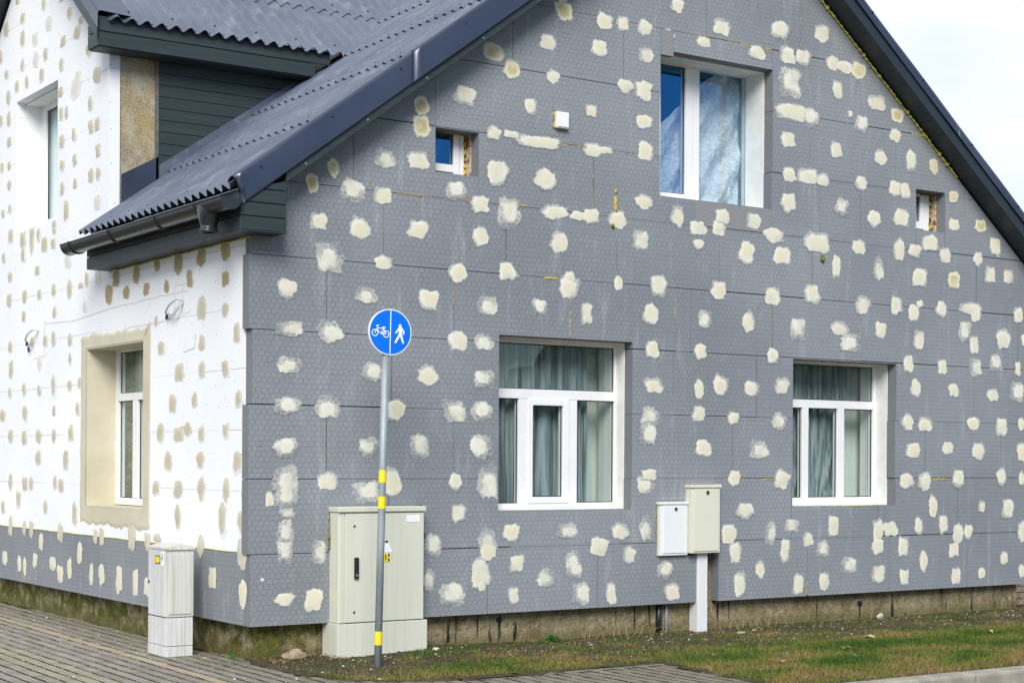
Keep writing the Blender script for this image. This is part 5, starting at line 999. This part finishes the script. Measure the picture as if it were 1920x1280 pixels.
# ---- junction box, cables, pipe, small marks -------------------------------
m_ = MB(); m_.bbox((2.952, -.045, 4.335), (3.085, .0, 4.480), .006); jb = m_.build('junction_box', M['pvc'], house)
m_ = MB(); m_.bbox((2.960, -.052, 4.345), (3.077, -.044, 4.470), .003); m_.build('lid', M['pvc'], jb)
bead([(2.948, -.004, 4.33), (2.948, -.004, 4.50)], .012, M['foam']); bead([(3.06, -.01, 4.33), (3.095, -.01, 4.345)], .016, M['foam2'])
def cable(pts, r, mat, par=None, name='cable'):
    P4 = [Vector(p) for p in pts]; o_ = []
    for i in range(len(P4)-1):
        p0, p1, p2, p3 = P4[max(i-1, 0)], P4[i], P4[i+1], P4[min(i+2, len(P4)-1)]
        for k in range(6):
            t = k/6; o_.append(.5*((2*p1)+(p2-p0)*t+(2*p0-5*p1+4*p2-p3)*t*t+(3*p1-p0-3*p2+p3)*t**3))
    o_.append(P4[-1]); m_ = MB(); m_.tube(o_, r, 6); return m_.build(name, mat, par or house, smooth=True)
for (y, z, fl_) in ((1.353, 2.724, 1), (5.19, 2.697, 0)):
    c0 = cable([(.0, y, z), (-.05, y+.04, z+.01), (-.075, y+.14, z-.03), (-.06, y+.26, z-.085), (-.03, y+.30, z-.10)], .010, M['cable'])
    cable([(-.03, y+.30, z-.10), (-.02, y+.34, z-.135)], .013, M['cblue'], c0, 'cable_tip')
    if fl_: cable([(.0, y, z-.01), (-.04, y+.03, z-.06), (-.05, y+.11, z-.115), (-.05, y+.22, z-.10)], .009, M['cable'], c0, 'cable_loop')
    else:
        cable([(-.0, y+.02, z-.02), (-.04, y+.14, z-.12), (-.03, y+.25, z-.16)], .005, M['cable'], c0, 'cable_loop'); cable([(-.03, y+.25, z-.16), (-.02, y+.27, z-.21)], .012, M['cblue'], c0, 'cable_tip')
# pencil lines round the cable outlets
def pen(pts):
    m_ = MB(); rr = random.Random(int(pts[0][0]*50)); 
    for (a, b) in zip(pts, pts[1:]):
        n_ = 10; q_ = [(-.0015, a[0]+(b[0]-a[0])*k/n_, a[1]+(b[1]-a[1])*k/n_+rr.uniform(-.006, .006)*min(1, abs(b[0]-a[0])*3)) for k in range(n_+1)]; m_.tube(q_, .0014, 4)
    m_.build('pencil_line', M['pencil'], house)
pen([(1.2, 2.86), (1.55, 2.86), (1.55, 2.60), (1.9, 2.565), (2.6, 2.57), (3.3, 2.50)]); pen([(1.27, 2.80), (1.9, 2.80), (3.2, 2.775), (4.2, 2.73), (5.0, 2.76)])
pen([(1.2, 2.62), (1.38, 2.60), (1.38, 2.84)]); pen([(5.0, 2.80), (5.0, 2.42), (5.35, 2.41)]); pen([(1.1, 2.42), (1.12, 2.30), (1.35, 2.28)])
# old drain stub, pipe in plinth
m_ = MB(); m_.tube([(4.27, .105, -.32), (4.27, .105, .06)], .030, 10); m_.build('drain_pipe', M['black'], house, smooth=True)
m_ = MB(); m_.tube([(4.36, .10, -.32), (4.36, .10, .06)], .016, 10); m_.build('drain_pipe', M['galv'], house, smooth=True)
for (x, z) in ((2.46, -.05), (6.95, -.10)):
    m_ = MB(); m_.tube([(x, .117, z), (x, .100, z)], .028, 12); m_.build('plinth_plug', M['screw'], house)
    m_ = MB(); m_.tube([(x, .1145, z-.02), (x+.003, .1145, z-.10), (x-.002, .1145, z-.2)], [.012, .009, .004], 6); m_.build('tar_run', M['screw'], house)

# ================================================================== CABINETS
# wide distribution cabinet set into the foam
cb = empty('electricity_cabinet', 'wide beige electricity cabinet let into the grey foam wall behind the sign pole', 'cabinet', (1.12, -.08, GZ))
def P(name, lo, hi, mat, par, b=.004, off=(1.12, -.08, GZ)):
    m_ = MB(); m_.bbox([lo[i]-off[i] for i in range(3)], [hi[i]-off[i] for i in range(3)], b); return m_.build(name, M[mat], par)
P('body', (.712, -.150, .024), (1.520, .10, .930), 'cab', cb)
P('base', (.700, -.165, GZ-.06), (1.552, .10, .020), 'cab', cb, .005)
P('lid', (.702, -.180, .930), (1.528, .10, .974), 'cab', cb, .006)
P('post', (.722, -.158, .03), (.760, -.149, .925), 'cab', cb, .002)
door = P('door', (.768, -.166, .030), (1.512, -.150, .918), 'cab', cb, .003)
P('handle', (.846, -.190, .385), (.884, -.166, .560), 'black', door, .006)
P('lock', (.858, -.194, .405), (.874, -.189, .425), 'zinc', door, .002)
for zz_ in (.815, .112):
    m_ = MB(); m_.tube([(.85-1.12, -.166+.08, zz_-GZ), (.85-1.12, -.171+.08, zz_-GZ)], .010, 10); m_.build('rivet', M['lock'], door)
P('label_plate', (1.345, -.1685, .842), (1.472, -.166, .900), 'sticker', door, .001)
m_ = MB(); m_.prism([(1.088-1.12, .594-GZ), (1.212-1.12, .594-GZ), (1.150-1.12, .705-GZ)], lambda u, d, z: (u, d+.08, z), -.1685, -.1662); m_.build('warning_triangle', M['sticker'], door)
m_ = MB(); m_.prism([(1.128-1.12, .674-GZ), (1.170-1.12, .674-GZ), (1.152-1.12, .700-GZ)], lambda u, d, z: (u, d+.08, z), -.1692, -.1685); m_.build('warning_mark', M['black'], door)
P('warning_sticker', (1.105, -.1685, .515), (1.182, -.166, .585), 'yellow', door, .001)
P('warning_mark', (1.166, -.1692, .560), (1.180, -.1686, .582), 'black', door, .0005); P('warning_mark', (1.166, -.1692, .520), (1.180, -.1686, .545), 'black', door, .0005); P('warning_mark', (1.140, -.1692, .530), (1.150, -.1686, .575), 'black', door, .0005)
for zz_ in (.70, .25): P('hinge', (1.519, -.160, zz_), (1.527, -.140, zz_+.05), 'black', cb, .001)
bead([(.707, -.004, .94), (.707, -.004, .62)], .012, M['olive'])

# meter cabinets
mc = empty('meter_cabinet', 'tall cream meter cabinet on a white post in front of a slot in the foam', 'cabinet', (4.70, -.05, GZ))
of = (4.70, -.05, GZ)
P('body', (4.506, -.085, .492), (4.862, .02, 1.112), 'cabm2', mc, .004, of)
P('lid', (4.494, -.100, 1.110), (4.872, .02, 1.142), 'cabm2', mc, .005, of)
d_ = P('door', (4.535, -.094, .510), (4.842, -.085, 1.100), 'cabm2', mc, .003, of)
m_ = MB(); m_.tube([(4.696-of[0], -.094-of[1], 1.066-of[2]), (4.696-of[0], -.104-of[1], 1.066-of[2])], .018, 14); m_.build('lock', M['lock'], d_)
pst = P('post', (4.645, -.020, GZ-.05), (4.768, .105, .492), 'postw', mc, .006, of)
mw = empty('meter_cabinet', 'small white meter cabinet fixed to the wall left of the taller cream one', 'cabinet', (4.34, -.02, .47))
of = (4.34, -.02, .47)
P('body', (4.164, -.040, .476), (4.498, .02, .955), 'cabm', mw, .004, of)
P('lid', (4.152, -.054, .955), (4.500, .02, .982), 'cabm', mw, .004, of)
d_ = P('door', (4.198, -.048, .497), (4.480, -.040, .945), 'cabm', mw, .003, of)
m_ = MB(); m_.tube([(4.345-of[0], -.048-of[1], .912-of[2]), (4.345-of[0], -.058-of[1], .912-of[2])], .016, 14); m_.build('lock', M['lock'], d_)
for (a, b) in (((4.148, .50), (4.148, .96)), ((4.16, .988), (4.49, .988)), ((4.15, .470), (4.48, .470))): bead([(a[0], -.002, a[1]), (b[0], -.002, b[1])], .006, M['olive'])

# narrow weathered cabinet on the pavement
nc = empty('cable_cabinet', 'narrow weathered grey plastic cable cabinet standing on the pavement by the corner', 'cabinet', (-.27, .95, GZ))
of = (-.27, .95, GZ)
P('base', (-.390, .765, GZ-.04), (-.155, 1.165, -.190), 'cabw', nc, .005, of)
P('lower_panel', (-.389, .766, -.186), (-.154, 1.160, .046), 'cabw', nc, .005, of)
P('body', (-.386, .770, .052), (-.148, 1.150, .605), 'cabw2', nc, .005, of)
d_ = P('door', (-.397, .782, .056), (-.386, 1.140, .600), 'cabw', nc, .004, of)
P('side_panel', (-.368, .762, .075), (-.166, .771, .575), 'cabw2', nc, .004, of)
m_ = MB(); z0 = .607-GZ
vs = [(-.396, .755, 0), (-.140, .755, 0), (-.140, 1.160, 0), (-.396, 1.160, 0), (-.396, .755, .018), (-.140, .755, .018), (-.140, 1.160, .018), (-.396, 1.160, .018), (-.268, .76, .050), (-.268, 1.155, .050)]
m_.add([(v[0]-of[0], v[1]-of[1], v[2]+z0) for v in vs], [(0, 3, 2, 1), (0, 1, 5, 8, 4), (2, 3, 7, 9, 6), (1, 2, 6, 5), (3, 0, 4, 7), (4, 8, 9, 7), (8, 5, 6, 9)]); m_.build('lid', M['cabw2'], nc)
st_ = P('warning_sticker', (-.3992, .880, .488), (-.397, .985, .556), 'black', d_, .0006, of); P('sticker_face', (-.3999, .889, .496), (-.3991, .976, .548), 'yellow', st_, .0004, of)
st_ = P('bolt_sticker', (-.3992, .812, .478), (-.397, .866, .590), 'sticker', d_, .0006, of)
bz = [(.832, .580), (.846, .580), (.838, .545), (.852, .545), (.834, .490), (.838, .528), (.824, .528)]
m_ = MB(); m_.prism([(a-of[1], b-of[2]) for a, b in bz], lambda u, d, z: (d-of[0], u, z), -.3999, -.3990); m_.build('bolt_mark', M['black'], d_)
m_ = MB(); m_.tube([(-.397-of[0], 1.12-of[1], .33-of[2]), (-.404-of[0], 1.12-of[1], .33-of[2])], .014, 10); m_.build('lock', M['lock'], d_)

# ================================================================== SIGN
sg = empty('traffic_sign', 'round blue shared path sign with bicycle and walker on a leaning grey pole', 'sign', (.704, -.82, GZ))
lean = Vector((.056, 0, 2.447)).normalized()
rotm = Vector((0, 0, 1)).rotation_difference(lean).to_matrix().to_4x4()
sg.matrix_world = Matrix.Translation((.704, -.82, GZ)) @ rotm
m_ = MB(); m_.tube([(0, 0, -.1), (0, 0, 1.2), (0, 0, 2.78)], .0295, 20); m_.build('pole', M['galv'], sg, smooth=True)
for (a, b) in ((1.451, 1.547), (1.247, 1.343), (.187, .291)):
    m_ = MB(); m_.tube([(0, 0, a), (0, 0, b)], .0312, 20); m_.build('reflective_band', M['yellow'], sg, smooth=False)
# disc
RZ = .180; zc = 2.625; az = math.radians(-7)
def SD(u, d, z):     # sign plane: d = towards viewer
    c_, s_ = math.cos(az), math.sin(az); x, y = u, -d
    return (x*c_-y*s_+.015, x*s_+y*c_-.036, z+zc)
def disc(mb, r0, d0, d1, mi=0, n=48):
    o = len(mb.v)
    for k in range(n): t = 2*math.pi*k/n; mb.v.append(SD(r0*math.cos(t), d0, r0*math.sin(t)))
    for k in range(n): t = 2*math.pi*k/n; mb.v.append(SD(r0*math.cos(t), d1, r0*math.sin(t)))
    mb.f.append(tuple(o+k for k in range(n))); mb.m.append(mi); mb.f.append(tuple(o+n+k for k in reversed(range(n)))); mb.m.append(mi)
    for k in range(n): k2 = (k+1) % n; mb.f.append((o+k, o+n+k, o+n+k2, o+k2)); mb.m.append(mi)
m_ = MB(); disc(m_, RZ, -.022, 0.002); dsc = m_.build('sign_plate', M['swhite'], sg)
m_ = MB(); disc(m_, RZ-.008, 0.0022, .004); m_.build('sign_face', M['blue'], dsc)
def seg(mb, a, b, w0, w1=None, d=.0062, cap=True):
    w1 = w1 or w0; a, b = Vector(a), Vector(b); t = (b-a).normalized(); nrm = Vector((-t.y, t.x)); pl = []
    for k in range(7): th = math.pi/2+math.pi*k/6; pl.append(a+(t*math.cos(th)+nrm*math.sin(th))*w0)
    for k in range(7): th = -math.pi/2+math.pi*k/6; pl.append(b+(t*math.cos(th)+nrm*math.sin(th))*w1)
    seg.i = getattr(seg, 'i', 0)+1
    mb.prism([(p.x, p.y) for p in pl], lambda u, dd, z: SD(u, -dd, z), -(d+.00003*(seg.i % 30)), -.0042)
m_ = MB(); m_.prism([(-.0035, -RZ+.008), (.0035, -RZ+.008), (.0035, RZ-.008), (-.0035, RZ-.008)], lambda u, dd, z: SD(u, -dd, z), -.006, -.0042); m_.build('dividing_line', M['swhite'], dsc)
def ringm(mb, cx_, cz_, r, t):
    n = 30; o = len(mb.v)
    for rr_, d in ((r, .006), (r-t, .006), (r, .0042), (r-t, .0042)):
        for k in range(n): th = 2*math.pi*k/n; mb.v.append(SD(cx_+rr_*math.cos(th), d, cz_+rr_*math.sin(th)))
    for k in range(n):
        k2 = (k+1) % n; mb.f += [(o+k, o+k2, o+n+k2, o+n+k), (o+k, o+2*n+k, o+2*n+k2, o+k2), (o+n+k, o+n+k2, o+3*n+k2, o+3*n+k)]; mb.m += [0]*3
bk = MB(); sc = .180/384.   # crop pixels to metres
def q(x, y): return ((x-614)*sc*1.0, (566-y)*sc)
ringm(bk, *q(338, 590), .0275, .0065); ringm(bk, *q(537, 604), .0275, .0065)
for a, b, w_ in (((338, 590), (385, 500), .0032), ((385, 500), (372, 470), .0032), ((366, 470), (398, 466), .0038), ((366, 470), (372, 488), .003), ((385, 512), (480, 514), .0032), ((375, 540), (450, 600), .0034), ((450, 600), (492, 512), .0032), ((450, 602), (535, 602), .0040), ((490, 512), (537, 604), .0032), ((472, 493), (518, 495), .0042), ((492, 512), (495, 495), .003)):
    seg(bk, q(*a), q(*b), w_)
bk.build('bicycle_symbol', M['swhite'], dsc)
pm = MB()
def pdisc(mb, c0, r):
    n = 20; mb.prism([(c0[0]+r*math.cos(2*math.pi*k/n), c0[1]+r*math.sin(2*math.pi*k/n)) for k in range(n)], lambda u, dd, z: SD(u, -dd, z), -.0063, -.0042)
pdisc(pm, q(784, 451), .0118)
for a, b, w0_, w1_ in (((772, 500), (806, 500), .011, .011), ((790, 500), (795, 590), .0155, .0115), ((768, 500), (712, 572), .0065, .0062), ((812, 498), (852, 540), .0065, .006), ((852, 540), (850, 585), .006, .0058), ((788, 590), (708, 732), .0095, .0068), ((800, 590), (846, 735), .0095, .0068)):
    seg(pm, q(*a), q(*b), w0_, w1_)
pm.build('pedestrian_symbol', M['swhite'], dsc)
m_ = MB(); 
for zz_ in (2.55, 2.70): m_.tube([(0, 0, zz_-.01), (0, 0, zz_+.01)], .034, 16)
m_.build('clamp', M['galv'], sg)

# ================================================================== GROUND LIFE
rng = np.random.default_rng(11)
# grass: blades as single tapered triangles; dense towards the kerb, sparse by the wall
def dens(x, y):
    n1 = mnoise.noise(Vector((x*.9, y*1.6, 9))); n2 = mnoise.noise(Vector((x*3.1, y*3.4, 4)))
    base = (-y-.60)/.95 + n1*1.5+n2*1.5+max(0, (x-3.2))*.035
    if x < 2.7: base += .2
    if y < -1.25: base += .35
    return max(.14, min(1, base))
vs = []; tone = []; N = 0
cnt = 0
rp_ = random.Random(3)
while cnt < 100000:
    x = rp_.uniform(.05, 10.6); y = rp_.uniform(-3.38, .08)
    if not inpoly(x, y) or rp_.random() > dens(x, y): 
        continue
    cnt += 1; z = bedz(x, y)-.003; hgt = rp_.uniform(.012, .036)*(1.3 if y < -1.0 else .95); a = rp_.uniform(0, 6.28); wv = rp_.uniform(.0022, .0042)
    lx, ly = rp_.gauss(0, .018), rp_.gauss(0, .018)
    vs += [(x-math.cos(a)*wv, y-math.sin(a)*wv, z), (x+math.cos(a)*wv, y+math.sin(a)*wv, z), (x+lx, y+ly, z+hgt)]
    t = .50+1.05*mnoise.noise(Vector((x*1.1, y*2, 2)))+.5*mnoise.noise(Vector((x*5, y*5, 7)))+rp_.gauss(0, .18)+(.22 if y < -2.7 or (x < 2.9 and y < -1.3) else 0)-(.12 if -2.4 < y < -1.2 and x > 3 else 0)
    t = max(0, min(1, t)); tone += [t]*3
me = bpy.data.meshes.new('grass'); me.from_pydata(vs, [], [(i, i+1, i+2) for i in range(0, len(vs), 3)]); me.materials.append(M['grass'])
me.attributes.new('tone', 'FLOAT', 'POINT').data.foreach_set('value', tone); link('grass', me, kind='stuff')
# crumbs of foam, plaster and stone
mb = MB(); mbd = MB()
def chip(mb, x, y, z, r):
    pts = []
    for k in range(6): t = k*math.pi/3; rr_ = r*rp_.uniform(.6, 1.2); pts.append((x+rr_*math.cos(t), y+rr_*math.sin(t), z+rp_.uniform(-.2, .2)*r))
    top = (x+rp_.uniform(-.3, .3)*r, y+rp_.uniform(-.3, .3)*r, z+r*rp_.uniform(.3, .8))
    mb.add(pts+[top], [(k, (k+1) % 6, 6) for k in range(6)]+[(5, 4, 3, 2, 1, 0)])
for k in range(520):
    x = rp_.uniform(.1, 10.5); y = -abs(rp_.gauss(0, .7)) if rp_.random() < .8 else rp_.uniform(-3.3, 0)
    if inpoly(x, y): chip(mb, x, y, bedz(x, y)+.004, abs(rp_.gauss(0, .0065))+.003)
for k in range(260):
    y = rp_.uniform(-1.2, 7.2); x = rp_.choice([rp_.uniform(-.6, .06), rp_.uniform(-2, .06)])
    if not inpoly(x, y): chip(mb, x, y, GZ+.002, abs(rp_.gauss(0, .005))+.003)
mb.build('debris_crumbs', M['chip'], kind='stuff')
for k in range(1500):
    x = rp_.uniform(.06, 10.5); y = -abs(rp_.gauss(0, .8))
    if inpoly(x, y): chip(mbd, x, y, bedz(x, y), abs(rp_.gauss(0, .010))+.006)
mbd.build('soil_clods', M['soil'], kind='stuff')
# soil and moss gathered at the foot of the street wall
mb = MB()
for k in range(900):
    y = rp_.uniform(.1, 7.6); x = .108-abs(rp_.gauss(0, .022)); chip(mb, x, y, GZ-.002, rp_.uniform(.006, .02)*(1 if mnoise.noise(Vector((y*2.5, 0, 0))) > -.1 else .4))
mb.build('moss_fringe', plain('moss_and_dirt', (.07, .07, .025), .95, 0, .1, .6, 9), kind='stuff')
# individual loose things
def lump(name, label, cat, x, y, r, mat, group=None, flat=.5, seed=0, zb=None):
    bm = bmesh.new(); bmesh.ops.create_icosphere(bm, subdivisions=3, radius=1); sd = seed*7.3
    for v in bm.verts:
        n_ = 1+.35*mnoise.noise(v.co*1.1+Vector((sd, 0, 0)))+.12*mnoise.noise(v.co*3.5+Vector((0, sd, 0)))
        v.co = Vector((v.co.x*r[0]*n_, v.co.y*r[1]*n_, v.co.z*r[2]*n_))
    me = bpy.data.meshes.new(name); bm.to_mesh(me); bm.free(); me.materials.append(mat); me.polygons.foreach_set('use_smooth', [True]*len(me.polygons))
    o = link(name, me, label=label, category=cat); o.location = (x, y, (bedz(x, y) if zb is None else zb)+r[2]*.45)
    if group: o['group'] = group
    return o
lump('stone', 'half buried brown stone leaning on the plinth left of the wide cabinet', 'stone', .40, -.0, (.10, .06, .05), M['rock'], seed=1)
lump('rubble_piece', 'pale chunk of rubble at the right foot of the wide beige cabinet', 'rubble', 1.60, -.23, (.032, .025, .015), M['chip'], 'pale rubble on the ground', seed=2)
lump('rubble_piece', 'pale chunk of rubble in the middle of the right hand grass', 'rubble', 4.461, -2.25, (.018, .018, .009), M['chip'], 'pale rubble on the ground', seed=3)
lump('rubble_piece', 'pale plaster slab leaning against the plinth below the right window', 'rubble', 7.15, .02, (.05, .022, .035), M['chip'], 'pale rubble on the ground', seed=4)
lump('rubble_piece', 'flat grey stone in the soil in front of the white post', 'rubble', 4.9, -.35, (.05, .03, .012), M['chip'], 'pale rubble on the ground', seed=5)
def leaf(label, x, y, r, mat, seed):
    rr = random.Random(seed); mb = MB(); n = 11; a0 = rr.uniform(0, 6)
    ctr = (0, 0, .012); ring = []
    for k in range(n): t = 2*math.pi*k/n; q_ = r*(1.0 if k % 2 else .62)*rr.uniform(.8, 1.15); ring.append((q_*math.cos(t+a0), q_*math.sin(t+a0), .010+rr.uniform(-.008, .022)))
    vs = [ctr]+ring; N = len(vs); vs2 = vs+[(v[0], v[1], v[2]-.0012) for v in vs]
    fs = [(0, 1+k, 1+(k+1) % n) for k in range(n)]+[(N, N+1+(k+1) % n, N+1+k) for k in range(n)]+[(1+k, N+1+k, N+1+(k+1) % n, 1+(k+1) % n) for k in range(n)]
    mb.add(vs2, fs); o = mb.build('dry_leaf', mat, label=label, category='leaf', group='dry leaves lying in the grass'); o.location = (x, y, bedz(x, y)+.01)
LF = plain('pale_dry_leaf', (.46, .38, .27), .8, 0, .2, .2, 20)
leaf('large pale dry leaf lying on the grass below the right window', 5.565, -1.35, .062, LF, 1)
leaf('pale curled leaf near the right edge of the lawn', 6.907, -1.62, .04, LF, 2)
leaf('pale dry leaf on the grass in front of the white post', 4.70, -1.92, .042, LF, 3)
leaf('reddish brown leaf on the grass near the pavement corner', 3.539, -2.34, .036, M['leaf'], 4)
leaf('rusty brown leaf on the soil close to the drain pipe', 4.02, -.22, .034, M['leaf'], 5)
# green weed tuft by the plinth
wd_ = MB(); rr = random.Random(5)
for k in range(240):
    a = rr.uniform(0, 6.28); R_ = abs(rr.gauss(0, .5)); x = R_*math.cos(a)*.17; y = R_*math.sin(a)*.09; z = .05*max(0, 1-R_)*rr.uniform(.4, 1.3)+.005
    t = rr.uniform(0, 6.28); l_ = rr.uniform(.010, .022); c_, s_ = math.cos(t), math.sin(t)
    wd_.add([(x-c_*l_, y-s_*l_, z), (x-s_*l_*.6, y+c_*l_*.6, z+.006), (x+c_*l_, y+s_*l_, z+.010), (x+s_*l_*.6, y-c_*l_*.6, z+.003)], [(0, 1, 2, 3)])
for k in range(40):
    a = rr.uniform(0, 6.28); R_ = abs(rr.gauss(0, .4)); wd_.tube([(0, 0, 0), (R_*math.cos(a)*.15, R_*math.sin(a)*.08, .04)], .0015, 3, 0, False)
o = wd_.build('weed_plant', M['weed'], recalc=False, label='low bright green weed at the foot of the plinth under the wide window', category='plant'); o.location = (2.88, -.10, bedz(2.88, -.1))
for (wx, wy, sc_, lb) in ((-.02+.11, .42, .55, 'small moss cushion on the paving at the foot of the wall near the corner'),):
    m2 = MB(); 
    for k in range(120):
        a = rr.uniform(0, 6.28); R_ = abs(rr.gauss(0, .5)); x = R_*math.cos(a)*.06; y = R_*math.sin(a)*.06; z = .03*max(0, 1-R_)
        t = rr.uniform(0, 6.28); l_ = rr.uniform(.006, .012); m2.add([(x-math.cos(t)*l_, y-math.sin(t)*l_, z), (x, y, z+.008), (x+math.cos(t)*l_, y+math.sin(t)*l_, z)], [(0, 1, 2)])
    o = m2.build('moss_cushion', M['weed'], recalc=False, label=lb, category='moss'); o.location = (wx-.05, wy, GZ)
# dry stalks against the plinth
ds_ = MB()
for k in range(60):
    x = rr.choice([rr.uniform(3.2, 4.1), rr.uniform(2.4, 7.5), rr.uniform(5.0, 5.6)]); y = rr.uniform(-.14, .06); z = bedz(x, y); L_ = rr.uniform(.05, .17); dx = rr.uniform(-.10, .12)
    ds_.tube([(x, y, z), (x+dx*.5, y+.01, z+L_*.75), (x+dx, y+rr.uniform(-.03, .03), z+L_*rr.uniform(.5, 1))], .0018, 4, 0, False)
ds_.build('dry_stalks', M['stalk'], recalc=False, kind='stuff')
# litter of reddish dead leaves at the corner
lt = MB()
for k in range(420):
    x = rr.choice([rr.uniform(.06, .75), rr.uniform(.1, 4.5)]); y = rr.uniform(-.35, .08) if x < .8 else -abs(rr.gauss(0, .5))
    if not inpoly(x, y): continue
    z = bedz(x, y)+rr.uniform(.003, .018); t = rr.uniform(0, 6.28); l_ = rr.uniform(.006, .016)
    lt.add([(x-math.cos(t)*l_, y-math.sin(t)*l_, z), (x-math.sin(t)*l_*.5, y+math.cos(t)*l_*.5, z+.006), (x+math.cos(t)*l_, y+math.sin(t)*l_, z+.004), (x+math.sin(t)*l_*.5, y-math.cos(t)*l_*.5, z)], [(0, 1, 2, 3)])
lt.build('leaf_litter', M['leaf'], recalc=False, kind='stuff')
# neighbouring brick pier just past the house corner
pr_ = empty('brick_pier', 'low brown brick pier just visible past the right end of the house', 'wall', (10.3, 1.0, GZ))
for r_ in range(9):
    for k in range(3):
        m_ = MB(); x0 = -.55+k*.27+(.13 if r_ % 2 else 0); m_.bbox((x0, -.12, r_*.075-.05), (x0+.255, .12, r_*.075+.015), .004)
        m_.build('brick', M['rock'], pr_)
tb = MB(); rr = random.Random(21)  # tree belt out of view, added to darken the lower window reflections
for k in range(46):
    bx_, by_ = 2+k*1.55+rr.uniform(-.8, .8), -47+rr.uniform(-3, 3)+k*.25; R_ = rr.uniform(1.6, 3.0); hh = rr.uniform(4.2, 8.0)
    bm = bmesh.new(); bmesh.ops.create_icosphere(bm, subdivisions=3, radius=1)
    for v in bm.verts:
        n_ = 1+.30*mnoise.noise(v.co*1.8+Vector((k*5, 0, 0)))+.22*mnoise.noise(v.co*5+Vector((0, k*3, 0))); v.co = Vector((bx_+v.co.x*R_*n_, by_+v.co.y*R_*n_, hh*.5+v.co.z*hh*.52*n_-.4))
    tb.add([v.co[:] for v in bm.verts], [[v.index for v in f.verts] for f in bm.faces]); bm.free()
tb.build('reflection_trees', plain('distant_foliage', (.045, .06, .035), .9, 0, .1, .5, 1.2, 1.0, 4, .3), recalc=False, kind='stuff')
print('panels', k_, 'objects', len(bpy.data.objects))
